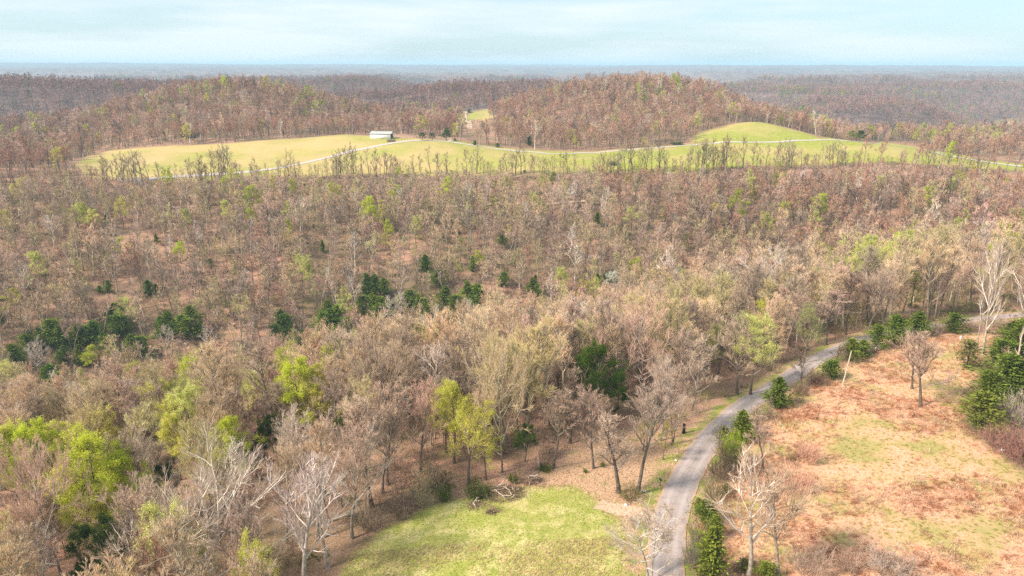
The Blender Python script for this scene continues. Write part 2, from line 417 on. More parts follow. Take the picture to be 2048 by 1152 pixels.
wt_ = nd(nt, 'ShaderNodeMath', operation='SUBTRACT'); nt.links.new(ab.outputs[0], wt_.inputs[0]); wt_.inputs[1].default_value = .46
wa = nd(nt, 'ShaderNodeMath', operation='ABSOLUTE'); nt.links.new(wt_.outputs[0], wa.inputs[0])
base = mix(nt, base, (.47, .40, .385), maprange(nt, wa.outputs[0], .05, .20, .55, 0))
vor = nd(nt, 'ShaderNodeTexVoronoi', feature='DISTANCE_TO_EDGE'); vor.inputs['Scale'].default_value = .28; nt.links.new(pos, vor.inputs['Vector'])
base = mix(nt, base, (.16, .13, .12), maprange(nt, vor.outputs['Distance'], .004, .014, .4, 0))
base = mix(nt, base, (.32, .265, .245), maprange(nt, noise(nt, pos, .35, 3), .56, .72, 0, .4))
# faint darker centre seam and tar patches
seam = maprange(nt, ab.outputs[0], .02, .12, .16, 0)
base = mix(nt, base, (.13, .11, .10), seam)
nt.links.new(mix(nt, base, (.46, .31, .21), edge), b.inputs['Base Color'])
bump(nt, b, noise(nt, pos, 14, 3), .2, .01)
lane = ribbon('lane', resample(LANE, .9), 2.8, [M_ROAD], .10, crown=.05, n_across=9, jitter=.5)
set_props(lane, kind='structure')
M_GRAVEL, nt, b = new_mat('pale_gravel')
geo = nd(nt, 'ShaderNodeNewGeometry'); pos = geo.outputs['Position']
ac = attr(nt, 'across').outputs['Fac']
ab = nd(nt, 'ShaderNodeMath', operation='ABSOLUTE'); nt.links.new(ac, ab.inputs[0])
g = ramp(nt, noise(nt, pos, .5, 5, .65), [(.3, (.42, .36, .33)), (.7, (.56, .50, .455))])
nt.links.new(g, b.inputs['Base Color'])
fr = ribbon('farm_road', resample(FARM_ROAD, 2.0), 2.7, [M_GRAVEL], .16, crown=.10, n_across=5, jitter=.7)
set_props(fr, kind='structure')
DRIVE = spline([hit(*q)[:2] for q in [(1322, 1062), (1290, 1035), (1250, 1022), (1215, 1016), (1195, 1010)]])
M_DRIVE, nt, b = new_mat('sandy_gravel')
geo = nd(nt, 'ShaderNodeNewGeometry'); pos = geo.outputs['Position']
nt.links.new(ramp(nt, noise(nt, pos, 1.8, 6, .7), [(.3, (.40, .27, .18)), (.55, (.56, .41, .30)), (.75, (.66, .52, .41))]), b.inputs['Base Color'])
set_props(ribbon('driveway', resample(DRIVE, .6), 1.7, [M_DRIVE], .05, n_across=7, jitter=1.6), kind='structure')
DIRT = spline([hit(*q)[:2] for q in [(942, 258), (938, 248), (930, 240), (926, 230), (934, 224)]])
set_props(ribbon('dirt_track', resample(DIRT, 3), 3.2, [M_DRIVE], .3, n_across=5, jitter=2.), kind='structure')
SLOPE_TRACK = spline([hit(*q)[:2] for q in [(760, 402), (860, 410), (940, 411), (1030, 409), (1110, 407), (1180, 401)]])
set_props(ribbon('woodland_track', resample(SLOPE_TRACK, 2), 1.8, [M_DRIVE], .15, n_across=5, jitter=1.6), kind='structure')

# ------------------------------------------------------------------ plant materials (colour of each tree rides on the object: tint, bark)
def tinted(name, prop, var=.25, scale=2.0, rough=.85, trans=0.0, gain=1.0, island=0.0):
    m, nt, b = new_mat(name)
    a = attr(nt, prop, 'INSTANCER').outputs['Color']
    t = nd(nt, 'ShaderNodeTexCoord')
    n = noise(nt, t.outputs['Object'], scale, 3, .6)
    f = maprange(nt, n, .3, .7, gain * (1 - var), gain * (1 + var))
    if island:
        g = nd(nt, 'ShaderNodeNewGeometry')
        mm = nd(nt, 'ShaderNodeMath', operation='MULTIPLY'); nt.links.new(f, mm.inputs[0])
        nt.links.new(maprange(nt, g.outputs['Random Per Island'], 0, 1, 1 - island, 1 + island), mm.inputs[1]); f = mm.outputs[0]
    v = nd(nt, 'ShaderNodeVectorMath', operation='SCALE'); nt.links.new(a, v.inputs[0]); nt.links.new(f, v.inputs['Scale'])
    nt.links.new(v.outputs[0], b.inputs['Base Color']); b.inputs['Roughness'].default_value = rough
    if trans:
        tr = nd(nt, 'ShaderNodeBsdfTranslucent'); nt.links.new(v.outputs[0], tr.inputs['Color'])
        ms = nd(nt, 'ShaderNodeMixShader'); ms.inputs[0].default_value = trans
        o = nt.nodes['Material Output']
        nt.links.new(b.outputs[0], ms.inputs[1]); nt.links.new(tr.outputs[0], ms.inputs[2]); nt.links.new(ms.outputs[0], o.inputs['Surface'])
    return m
M_BARK = tinted('bark', 'bark', .45, 1.2, gain=.55)
M_LIMB = tinted('limb_bark', 'bark', .25, 1.0)
M_TWIG = tinted('twigs', 'tint', .15, .6, island=.15)
M_LEAF = tinted('young_leaves', 'tint', .18, .4, trans=.5, island=.3)
M_NEEDLE = tinted('evergreen_needles', 'tint', .5, .9, trans=.15, island=.35)
M_GRASS = tinted('grass_blades', 'tint', .1, .5, trans=.4, island=.3)

# ------------------------------------------------------------------ plant meshes
def unit(v): return v / (np.linalg.norm(v, axis=-1, keepdims=True) + 1e-9)
def frame(d):
    up = np.where(np.abs(d[..., 2:3]) > .92, np.array([1., 0, 0]), np.array([0, 0, 1.]))
    u = unit(np.cross(d, up)); return u, np.cross(d, u)
def paths(p, d, L, K, curl, wob, r):
    """polylines: start p (N,3), direction d, length L (N,), bending towards up by curl; returns (N,K,3)"""
    N = len(p); out = np.empty((N, K, 3)); out[:, 0] = p; cur = d.copy()
    for k in range(1, K):
        cur = unit(cur + np.array([0, 0, 1.]) * curl + r.normal(0, wob, (N, 3)))
        out[:, k] = out[:, k - 1] + cur * (L / (K - 1))[:, None]
    return out
def tubes(pts, r0, r1, sides):
    N, K, _ = pts.shape
    d = unit(np.gradient(pts, axis=1)); u, v = frame(d)
    rr = r0[:, None] + (r1 - r0)[:, None] * np.linspace(0, 1, K)[None]
    th = np.linspace(0, 2 * np.pi, sides, endpoint=False)
    V = pts[:, :, None] + rr[:, :, None, None] * (np.cos(th)[None, None, :, None] * u[:, :, None] + np.sin(th)[None, None, :, None] * v[:, :, None])
    i = np.arange(N * K * sides).reshape(N, K, sides); j = np.roll(i, -1, axis=2)
    q = np.stack([i[:, :-1], j[:, :-1], j[:, 1:], i[:, 1:]], -1).reshape(-1, 4)
    return V.reshape(-1, 3), q
def ribbons(pts, w0, w1, r, flat=False):
    N, K, _ = pts.shape
    d = unit(np.gradient(pts, axis=1)); u, v = frame(d)
    th = r.uniform(0, np.pi, (N, 1, 1)) if not flat else r.normal(0, .45, (N, 1, 1)); s = np.cos(th) * u + np.sin(th) * v
    ww = (w0[:, None] + (w1 - w0)[:, None] * np.linspace(0, 1, K)[None])[..., None] * .5
    V = np.stack([pts - s * ww, pts + s * ww], 2)
    i = np.arange(N * K * 2).reshape(N, K, 2)
    q = np.stack([i[:, :-1, 0], i[:, :-1, 1], i[:, 1:, 1], i[:, 1:, 0]], -1).reshape(-1, 4)
    return V.reshape(-1, 3), q
def spawn(pts, Lp, n, t0, t1, ang, ratio, up, r, angv=.25):
    """n children on every parent path"""
    N, K, _ = pts.shape
    t = np.sort(r.uniform(t0, t1, (N, n)), 1)
    f = t * (K - 1); k = np.minimum(f.astype(int), K - 2); fr = (f - k)[..., None]
    ii = np.arange(N)[:, None]
    p = pts[ii, k] * (1 - fr) + pts[ii, k + 1] * fr
    d = unit(pts[ii, k + 1] - pts[ii, k]).reshape(-1, 3)
    u, v = frame(d); th = r.uniform(0, 2 * np.pi, (len(d), 1)) ; a = np.clip(r.normal(ang, angv, (len(d), 1)), .15, 1.5)
    nd_ = unit(d * np.cos(a) + (u * np.cos(th) + v * np.sin(th)) * np.sin(a) + np.array([0, 0, up]))
    L = (Lp[:, None] * ratio * (1.15 - .6 * t) * r.uniform(.7, 1.25, (N, n))).ravel()
    return p.reshape(-1, 3), nd_, L
def leaf_quads(cen, size, r, flat=.0, aspect=1.0):
    N = len(cen); n = unit(r.normal(0, 1, (N, 3)) + np.array([0, 0, flat])); u, v = frame(n)
    th = r.uniform(0, np.pi, (N, 1)); a = np.cos(th) * u + np.sin(th) * v; b_ = np.cross(n, a)
    s = (size * r.uniform(.6, 1.3, N))[:, None] * .5
    V = np.stack([cen - a * s * aspect, cen - b_ * s * .7, cen + a * s * aspect, cen + b_ * s * .7], 1)
    return V.reshape(-1, 3), np.arange(N * 4).reshape(N, 4)
def flared(V, tp):
    n = len(tp); W = V.reshape(n, tp.shape[1], -1, 3).copy(); c = tp[:, 0][:, None]; W[:, 0] = c + (W[:, 0] - c) * 1.5; return W.reshape(-1, 3)
class Kit:
    def __init__(s): s.V = []; s.F = []; s.M = []; s.n = 0
    def add(s, vq, m):
        V, q = vq; s.V.append(V); s.F.append(q + s.n); s.M.append(np.full(len(q), m)); s.n += len(V)
    def mesh(s, name, mats, smooth=False):
        return mesh_np(name, np.vstack(s.V), s.F, mats, np.concatenate(s.M), smooth)
PROTO = bpy.data.collections.new('plant_shapes')        # not linked to the scene: shapes that the woods are scattered from
def hardwood(seed, H=18., cb=.42, spread=.32, lean=.0, fork=1, lod=0, leaves=0, leaf=.3, dense=1.0, limb_r=1.0, vase=.6, twig_w=1.0):
    """returns (trunk kit, crown kit). cb: height of first limbs as share of H, spread: crown radius as share of H"""
    r = np.random.default_rng(seed)
    tk, ck = Kit(), Kit()
    R0 = .017 * H * limb_r
    # trunk(s)
    starts = np.zeros((fork, 3)); starts[:, 2] = -.6
    dirs = unit(np.c_[r.normal(lean, .05 + .10 * (fork > 1), fork), r.normal(0, .05 + .10 * (fork > 1), fork), np.ones(fork)])
    Lt = H * r.uniform(.90, .97, fork)
    tp = paths(starts, dirs, Lt, 9, .05, .05, r)
    rt = np.full(fork, R0 * (1 if fork == 1 else .75))
    V, q = tubes(tp, rt, rt * .10, 7 if lod == 0 else 4)
    V = flared(V, tp)
    tks = []
    for i_ in range(fork):
        nv, nq = len(V) // fork, len(q) // fork; k_ = Kit(); k_.add((V[i_ * nv:(i_ + 1) * nv], q[i_ * nq:(i_ + 1) * nq] - i_ * nv), 0); tks.append(k_)
    # limbs
    nl = {0: 18, 1: 10, 2: 6}[lod]; nl = max(4, int(nl * dense ** .5 / (1 if fork == 1 else 1.5)))
    t = np.linspace(cb, .97, nl)[None] + r.uniform(-.04, .04, (fork, nl)); t = np.clip(t, .1, .99)
    f = t * 8; k = np.minimum(f.astype(int), 7); fr = (f - k)[..., None]; ii = np.arange(fork)[:, None]
    lp = (tp[ii, k] * (1 - fr) + tp[ii, k + 1] * fr).reshape(-1, 3)
    rel = ((t - cb) / (1 - cb)).ravel().clip(0, 1)
    th = (np.arange(len(rel)) * 2.4 + r.uniform(-.5, .5, len(rel)) + seed)
    elev = vase * .9 + rel * .55 + r.normal(0, .12, len(rel))                       # angle above the horizontal
    ld = np.c_[np.cos(th) * np.cos(elev), np.sin(th) * np.cos(elev), np.sin(elev)]
    env = np.sqrt(np.clip(1 - (rel * .92) ** 2.2, .03, 1))
    ll = H * (spread * 1.2 * env + .06) * r.uniform(.75, 1.2, len(rel))
    K = {0: 6, 1: 4, 2: 3}[lod]
    l1 = paths(lp, ld, ll, K, .10, .11, r)
    r1 = R0 * (.44 - .28 * rel)
    ck.add(tubes(l1, r1, r1 * .25, {0: 5, 1: 3, 2: 3}[lod]), 0)
    # leading shoots at the top
    n2 = {0: 7, 1: 5, 2: 5}[lod]
    p, d, L = spawn(l1, ll, n2, .25, .98, .75, .48, .18, r)
    l2 = paths(p, d, L, {0: 4, 1: 3, 2: 2}[lod], .10, .12, r)
    rr = .0045 * H * r.uniform(.6, 1.1, len(L)) * limb_r * (1 if lod == 0 else 1.3)
    if lod == 0: ck.add(tubes(l2, rr, rr * .35, 3), 0)
    else: ck.add(ribbons(l2, rr * 2.4 * (1 if lod == 1 else 2.2), rr * (1 if lod == 1 else 2.2), r), 0 if lod == 1 else 1)
    if lod == 2:
        p, d, L = spawn(l2, L, 5, .2, 1., .7, .75, .25, r)
        l3 = paths(p, d, L, 2, .1, .1, r); w = np.full(len(L), .30 * twig_w)
        ck.add(ribbons(l3, w, w * .5, r), 1); tips = l3
    else:
        p, d, L = spawn(l2, L, 7 if lod == 0 else 6, .2, 1., .50, .60, .2, r)
        l3 = paths(p, d, L, 3, .08, .12, r)
        w = np.full(len(L), (.042 if lod == 0 else .09) * twig_w)
        ck.add(ribbons(l3, w, w * .55, r), 1); tips = l3
        if lod == 0:
            p, d, L = spawn(l3, L, max(3, int(9 * dense)), .15, 1., .40, .72, .2, r)
            l4 = paths(p, d, L, 2, .05, .1, r); w = np.full(len(L), .025 * twig_w)
            ck.add(ribbons(l4, w, w * .6, r), 1); tips = l4
        else:
            p, d, L = spawn(l3, L, max(2, int(4 * dense)), .2, 1., .42, .72, .2, r)
            l4 = paths(p, d, L, 2, .05, .1, r); w = np.full(len(L), .052 * twig_w)
            ck.add(ribbons(l4, w, w * .6, r), 1); tips = l4
    if leaves:
        T = tips.reshape(-1, 3); c = T[r.integers(0, len(T), leaves)] + r.normal(0, .25, (leaves, 3))
        ck.add(leaf_quads(c, leaf, r, .6), 2)
    return tks, ck
def cedar(seed, H=9., W=.28, lod=0, open_=0.0, shape=1.0):
    r = np.random.default_rng(seed); tk, ck = Kit(), Kit()
    tp = paths(np.array([[0, 0, -.5]]), np.array([[.0, .0, 1.]]), np.array([H * .97]), 6, .02, .03, r)
    tk.add(tubes(tp, np.array([.022 * H]), np.array([.01]), 6), 0)
    nb = {0: 130, 1: 55}[lod]
    t = np.sort(r.uniform(.05, .98, nb)) ; th = r.uniform(0, 2 * np.pi, nb)
    prof = np.clip((1 - t) ** (.75 * shape), 0, 1) * np.clip(t / .14, .55, 1) * r.choice([.45, .7, .85, 1.0, 1.25], nb) * r.uniform(.85, 1.15, nb) * (1 + .35 * np.sin(th * 2 + seed) * np.cos(t * 7 + seed) + .2 * np.sin(th * 3 + t * 14))
    L = np.maximum(W * H * prof, .18)
    el = .25 + .75 * t
    d = np.c_[np.cos(th) * np.cos(el), np.sin(th) * np.cos(el), np.sin(el)]
    p = np.c_[np.zeros(nb), np.zeros(nb), t * H * .93]
    bp = paths(p, d, L, 4, .12, .10, r)
    ck.add(ribbons(bp, np.full(nb, .05), np.full(nb, .02), r), 0)
    m = {0: 26, 1: 12}[lod]
    s = r.beta(2.6, 1.0, (nb, m)) ; f = s * 3; k = np.minimum(f.astype(int), 2); fr = (f - k)[..., None]; ii = np.arange(nb)[:, None]
    c = bp[ii, k] * (1 - fr) + bp[ii, k + 1] * fr
    keep = r.uniform(size=c.shape[:2]) > open_
    c = (c + r.normal(0, 1, c.shape) * (.10 + .14 * L[:, None, None]) * np.array([1, 1, .8]))[keep]
    N = len(c); sz = (.34 if lod == 0 else .62) * H / 9
    # sprays: pointed little blades that lift outwards
    out = unit(c * np.array([1, 1, 0]) + np.array([0, 0, .5]) + r.normal(0, .5, (N, 3)))
    ck.add(ribbons(np.stack([c, c + out * (sz * r.uniform(.7, 1.4, N))[:, None]], 1), np.full(N, sz * .75), np.full(N, sz * .12), r), 2)
    return tk, ck
def pine(seed, H=9.):
    r = np.random.default_rng(seed); tk, ck = Kit(), Kit()
    tp = paths(np.array([[0, 0, -.5]]), np.array([[0, 0, 1.]]), np.array([H]), 6, .02, .03, r)
    tk.add(tubes(tp, np.array([.02 * H]), np.array([.02]), 5), 0)
    nb = 34; t = np.linspace(.22, .98, nb); th = np.arange(nb) * 2.4
    L = H * .36 * (1 - t) ** .55 * r.uniform(.8, 1.15, nb) + .2
    d = np.c_[np.cos(th), np.sin(th), .15 + .8 * t]; d = unit(d)
    bp = paths(np.c_[np.zeros((nb, 2)), t * H * .95], d, L, 4, .10, .06, r)
    ck.add(tubes(bp, np.full(nb, .05), np.full(nb, .015), 3), 0)
    p, dd, l2 = spawn(bp, L, 12, .35, 1., .6, .3, .25, r)
    sp = paths(p, dd, np.maximum(l2, .5), 2, .1, .1, r)
    N = len(sp); ck.add(ribbons(sp, np.full(N, .45), np.full(N, .25), r), 2)
    return tk, ck
def thicket(seed, H=2.2, W=1.6, n=70, green=0, tall=.4):
    """low bare brush: arching canes from many roots"""
    r = np.random.default_rng(seed); ck = Kit()
    a = r.uniform(0, 2 * np.pi, n); rr = W * np.sqrt(r.uniform(0, 1, n)) * .55
    p = np.c_[np.cos(a) * rr, np.sin(a) * rr, np.full(n, -.15)]
    d = unit(np.c_[np.cos(a) * .55, np.sin(a) * .55, np.ones(n)] + r.normal(0, .25, (n, 3)))
    L = H * r.uniform(.5, 1.1, n)
    c1 = paths(p, d, L, 5, -.10 + tall * .2, .12, r)
    ck.add(ribbons(c1, np.full(n, .05), np.full(n, .02), r), 1)
    p, d, L2 = spawn(c1, L, 6, .2, 1., .7, .45, .1, r); c2 = paths(p, d, L2, 3, 0, .15, r)
    ck.add(ribbons(c2, np.full(len(L2), .032), np.full(len(L2), .018), r), 1)
    p, d, L3 = spawn(c2, L2, 3, .2, 1., .7, .55, .1, r); c3 = paths(p, d, L3, 2, 0, .15, r)
    ck.add(ribbons(c3, np.full(len(L3), .026), np.full(len(L3), .015), r), 1)
    if green:
        T = c2.reshape(-1, 3); c = T[r.integers(0, len(T), green)] + r.normal(0, .12, (green, 3))
        ck.add(leaf_quads(c, .2, r, .5), 2)
    return None, ck
TREE_MATS = [M_LIMB, M_TWIG, M_LEAF]; CEDAR_MATS = [M_LIMB, M_TWIG, M_NEEDLE]
SHAPES = {}
def shape(key, kits, mats=TREE_MATS):
    tk, ck = kits
    SHAPES[key] = ([k_.mesh('trunk_' + key, [M_BARK], True) for k_ in (tk if isinstance(tk, list) else [tk])] if tk else [], ck.mesh('crown_' + key, mats))
def proto(name, kits, mats=TREE_MATS):
    """trunk and crown in one mesh, for the woods scattered as one mass"""
    tk, ck = kits; k = Kit()
    if tk:
        for k_ in (tk if isinstance(tk, list) else [tk]): k.add((np.vstack(k_.V), np.vstack(k_.F)), 0)
    off = k.n
    for f, m in zip(ck.F, ck.M): k.F.append(f + off); k.M.append(m)
    k.V += ck.V
    o = bpy.data.objects.new(name, k.mesh(name, mats)); PROTO.objects.link(o); return o

# near shapes (detailed), used for every tree that is a thing of its own
H_OPEN = [hardwood(101 + i, H=18, cb=.33, spread=.28, fork=1 + (i % 3 == 2), dense=.9, vase=.72) for i in range(4)]
H_WOOD = [hardwood(201 + i, H=19, cb=.46 + .04 * (i % 3), spread=[.17, .21, .19, .23, .16, .2][i], fork=1, dense=.8, vase=.95) for i in range(6)]
H_SLIM = [hardwood(301 + i, H=16, cb=.35, spread=.14, fork=1, dense=.6, vase=1.0, limb_r=.8) for i in range(3)]
for i, k in enumerate(H_OPEN): shape('open%d' % i, k)
for i, k in enumerate(H_WOOD): shape('wood%d' % i, k)
for i, k in enumerate(H_SLIM): shape('slim%d' % i, k)
for i in range(3): shape('pale%d' % i, hardwood(401 + i, H=20, cb=.32, spread=.30, fork=1, dense=.6, vase=.7, limb_r=1.15, twig_w=1.1))   # pale smooth limbs, sycamore-like
shape('spread0', hardwood(451, H=17, cb=.22, spread=.52, fork=2, dense=.8, vase=.35, limb_r=1.15))
shape('spread1', hardwood(452, H=16, cb=.25, spread=.50, fork=1, dense=1.0, vase=.40))
for i in range(4): shape('leafy%d' % i, hardwood(501 + i, H=16, cb=.30, spread=.27, dense=.5, leaves=16000, leaf=.20, vase=.65))
for i in range(3): shape('budding%d' % i, hardwood(531 + i, H=16, cb=.34, spread=.28, dense=.6, leaves=7000, leaf=.17, vase=.65))
for i in range(5): shape('cedar%d' % i, cedar(601 + i, H=9, open_=[.1, .25, .2, .3, .15][i], W=[.26, .32, .36, .24, .30][i], shape=[1, .8, .7, 1.1, .9][i]), CEDAR_MATS)
for i in range(2): shape('thin_cedar%d' % i, cedar(621 + i, H=8, W=.40, open_=.55, shape=.7), CEDAR_MATS)
shape('pine0', pine(641), CEDAR_MATS); shape('pine1', pine(642), CEDAR_MATS)
for i in range(4): shape('brush%d' % i, thicket(701 + i, 2.4, 2.0, 70))
for i in range(2): shape('green_brush%d' % i, thicket(711 + i, 1.8, 1.6, 50, green=500))
shape('leafy_shrub', thicket(721, 4.5, 1.6, 60, green=2600, tall=1.0))
for i in range(4): shape('row%d' % i, hardwood(751 + i, H=16, cb=.32, spread=.20, lod=1, dense=.7, vase=.85, fork=1 + (i == 2), twig_w=.62))
shape('sapling0', hardwood(731, H=7, cb=.25, spread=.22, dense=.4, vase=.8, limb_r=.8, twig_w=.8))

# mass shapes: name order is the pick order
MASS = []
def mass(name, kits, mats=TREE_MATS): MASS.append(proto('%02d_%s' % (len(MASS), name), kits, mats))
for i in range(5): mass('mid', hardwood(801 + i, H=18, cb=.40 + .03 * i, spread=.17 + .015 * i, lod=1, dense=1.0, vase=.92))                        # 0-4
for i in range(2): mass('mid_leafy', hardwood(821 + i, H=16, cb=.32, spread=.28, lod=1, leaves=2400, leaf=.42, vase=.65))     # 5-6
for i in range(2): mass('mid_cedar', cedar(831 + i, H=9, W=.3, lod=1), CEDAR_MATS)                                            # 7-8
for i in range(4): mass('far', hardwood(841 + i, H=17, cb=.32, spread=.26, lod=2, vase=.75))                                  # 9-12
for i in range(2): mass('far_leafy', hardwood(851 + i, H=16, cb=.3, spread=.30, lod=2, leaves=700, leaf=.9, vase=.65))       # 13-14
for i in range(2): mass('far_cedar', cedar(861 + i, H=10, W=.33, lod=1), CEDAR_MATS)                                          # 15-16
for i in range(3): mass('brush', thicket(871 + i, 2.2, 2.0, 26))                                                              # 17-19
for i in range(2): mass('sapling', hardwood(881 + i, H=8, cb=.2, spread=.24, lod=1, dense=.8, vase=.8, twig_w=.6))            # 20-21
mass('green_brush', thicket(891, 1.6, 1.8, 18, green=260))                                                                     # 22
def tuft(seed, n, H, spread, droop, w):
    r = np.random.default_rng(seed); k = Kit()
    a = r.uniform(0, 2 * np.pi, n); 
    d = unit(np.c_[np.cos(a) * .5 + (spread - .7 if H > .5 else 0), np.sin(a) * .5, np.ones(n)])
    p = np.c_[r.normal(0, .16 if H < .5 else .3, (n, 2)), np.zeros(n)]
    c = paths(p, d, H * r.uniform(.6, 1.2, n), 4, -droop, .12, r)
    k.add(ribbons(c, np.full(n, w), np.full(n, w * .35), r, True), 0); return k
def tuft_obj(name, *a):
    o = bpy.data.objects.new(name, tuft(*a).mesh(name, [M_GRASS])); GRASSES.objects.link(o)
GRASSES = bpy.data.collections.new('grass_shapes')
for i in range(3): tuft_obj('0%d_sedge' % i, 901 + i, 15, 1.05, 1.1, .40, .075)      # 0-2 flattened
for i in range(2): tuft_obj('1%d_turf' % i, 911 + i, 14, .16, .7, .2, .03)           # 3-4

def scatter(name, pts, pidx, rot, scl, tint, bark, coll, label, cat=None):
    me = bpy.data.meshes.new(name)
    n = len(pts); me.vertices.add(n); me.vertices.foreach_set('co', np.asarray(pts, np.float32).ravel())
    def at(nm, ty, key, arr):
        a = me.attributes.new(nm, ty, 'POINT'); a.data.foreach_set(key, np.ascontiguousarray(arr).ravel())
    at('pick', 'INT', 'value', np.asarray(pidx, np.int32))
    at('rot', 'FLOAT_VECTOR', 'vector', np.asarray(rot, np.float32)); at('scl', 'FLOAT_VECTOR', 'vector', np.asarray(scl, np.float32))
    at('tint', 'FLOAT_VECTOR', 'vector', np.asarray(tint, np.float32))
    if bark is not None: at('bark', 'FLOAT_VECTOR', 'vector', np.asarray(bark, np.float32))
    o = link(name, me)
    g = bpy.data.node_groups.new('scatter_' + name, 'GeometryNodeTree')
    g.interface.new_socket('Geometry', in_out='INPUT', socket_type='NodeSocketGeometry'); g.interface.new_socket('Geometry', in_out='OUTPUT', socket_type='NodeSocketGeometry')
    gi = g.nodes.new('NodeGroupInput'); go = g.nodes.new('NodeGroupOutput')
    ci = g.nodes.new('GeometryNodeCollectionInfo'); ci.inputs['Collection'].default_value = coll
    ci.inputs['Separate Children'].default_value = True; ci.inputs['Reset Children'].default_value = True
    ip = g.nodes.new('GeometryNodeInstanceOnPoints'); ip.inputs['Pick Instance'].default_value = True
    def na_(nm, ty):
        q = g.nodes.new('GeometryNodeInputNamedAttribute'); q.data_type = ty; q.inputs['Name'].default_value = nm
        return next(s for s in q.outputs if s.enabled and s.name == 'Attribute')
    g.links.new(gi.outputs[0], ip.inputs['Points']); g.links.new(ci.outputs[0], ip.inputs['Instance'])
    g.links.new(na_('pick', 'INT'), ip.inputs['Instance Index'])
    e2r = g.nodes.new('FunctionNodeEulerToRotation'); g.links.new(na_('rot', 'FLOAT_VECTOR'), e2r.inputs[0]); g.links.new(e2r.outputs[0], ip.inputs['Rotation'])
    g.links.new(na_('scl', 'FLOAT_VECTOR'), ip.inputs['Scale'])
    g.links.new(ip.outputs[0], go.inputs[0])
    md = o.modifiers.new('scatter', 'NODES'); md.node_group = g
    set_props(o, label, cat, None, 'stuff')
    return o

# ------------------------------------------------------------------ placing single trees
PAL = {'pinkish tan': (.66, .45, .35), 'tan': (.67, .49, .325), 'grey-brown': (.50, .37, .28), 'olive-tan': (.59, .49, .235), 'pale grey': (.58, .48, .40), 'reddish brown': (.55, .315, .22), 'dark brown': (.30, .20, .155)}
BARK = {'pinkish tan': (.42, .33, .27), 'tan': (.43, .36, .27), 'grey-brown': (.28, .22, .18), 'olive-tan': (.38, .33, .22), 'pale grey': (.68, .60, .53), 'reddish brown': (.27, .18, .14), 'dark brown': (.13, .10, .08)}
PLACED = []                # (x, y, crown radius) of single trees, so that the mass leaves room
LANDMARKS = []
def tree(name, key, x, y, scale, rotz, tint, bark, label, cat='tree', group=None, sxy=1.0, z=None, trunk_scale=1.0):
    root = bpy.data.objects.new(name, None); C.objects.link(root); root.empty_display_size = .5
    root.location = (x, y, h1(x, y) if z is None else z); root.rotation_euler = (0, 0, rotz); root.scale = (scale * sxy, scale * sxy, scale)
    tms, cm = SHAPES[key]
    for nm, me in [('trunk', q) for q in tms] + [('crown', cm)]:
        o = bpy.data.objects.new(nm if tms else 'canes', me); C.objects.link(o); o.parent = root
        o['tint'] = [float(v) for v in tint]; o['bark'] = [float(v) for v in bark]
    set_props(root, label, cat, group)
    return root
NAT = {'open': 18, 'wood': 19, 'slim': 16, 'pale': 20, 'spread': 16.5, 'leafy': 16, 'budding': 16, 'cedar': 9, 'thin_cedar': 8, 'pine': 9, 'brush': 2.4, 'green_brush': 1.8, 'leafy_shrub': 4.5, 'sapling': 7, 'row': 16}
def nat(key): return NAT[key.rstrip('0123456789')]
def by_base(px, py, hpx):
    """foot at a pixel, hpx tall in the 2048 px frame -> x, y, z, height in metres"""
    x, y, z = hit(px, py)
    lo, hi = .2, 60.
    for _ in range(30):
        mid = (lo + hi) / 2
        if py - project(x, y, z + mid)[1] < hpx: lo = mid
        else: hi = mid
    return x, y, z, lo
def by_top(px, py, H):
    x, y, z = hit(px, py, H * .98); return x, y, z
def at_base(name, key, px, py, hpx, label, tint, bark, cat='tree', group=None, wpx=None, rot=None):
    x, y, z, H = by_base(px, py, hpx)
    r = tree(name, key, x, y, H / nat(key), rot if rot is not None else random.uniform(0, 6.28), tint, bark, label, cat, group, z=h1(x, y))
    if wpx:
        tm, cm = SHAPES[key]; bb = np.empty(len(cm.vertices) * 3); cm.vertices.foreach_get('co', bb); bb = bb.reshape(-1, 3)
        w = .92 * np.mean([np.percentile(bb[:, i_], 99) - np.percentile(bb[:, i_], 1) for i_ in (0, 1)]) * r.scale[0]; want = wpx / F_PX * project(x, y, z)[2]
        s = np.clip(want / w, .45, 2.2); r.scale = (r.scale[0] * s, r.scale[1] * s, r.scale[2])
    PLACED.append((x, y, max(1.5, H * .25))); LANDMARKS.append((x, y, z, H, hpx * .28, .0)); return r
def at_top(name, key, px, py, H, label, tint, bark, cat='tree', group=None, sxy=1.0, rad_=None):
    x, y, z = by_top(px, py, H)
    r = tree(name, key, x, y, H / nat(key), random.uniform(0, 6.28), tint, bark, label, cat, group, sxy)
    PLACED.append((x, y, rad_ or max(1.5, H * .26))); LANDMARKS.append((x, y, z, H, H * .2 * F_PX / project(x, y, z)[2], .45)); return r
def jit(c, a=.12):
    k = 1 + random.uniform(-a, a); return tuple(min(.85, max(.01, v * k * (1 + random.uniform(-a, a) * .35))) for v in c)
CED = (.13, .175, .022); CED_Y = (.185, .215, .03); CED_O = (.22, .20, .065)
GRN = (.60, .65, .07); GRN_Y = (.70, .67, .15); GRN_P = (.68, .68, .23)
DKB = BARK['dark brown']

# ------------------------------------------------------------------ single trees read off the photograph
WB = BARK['pale grey']
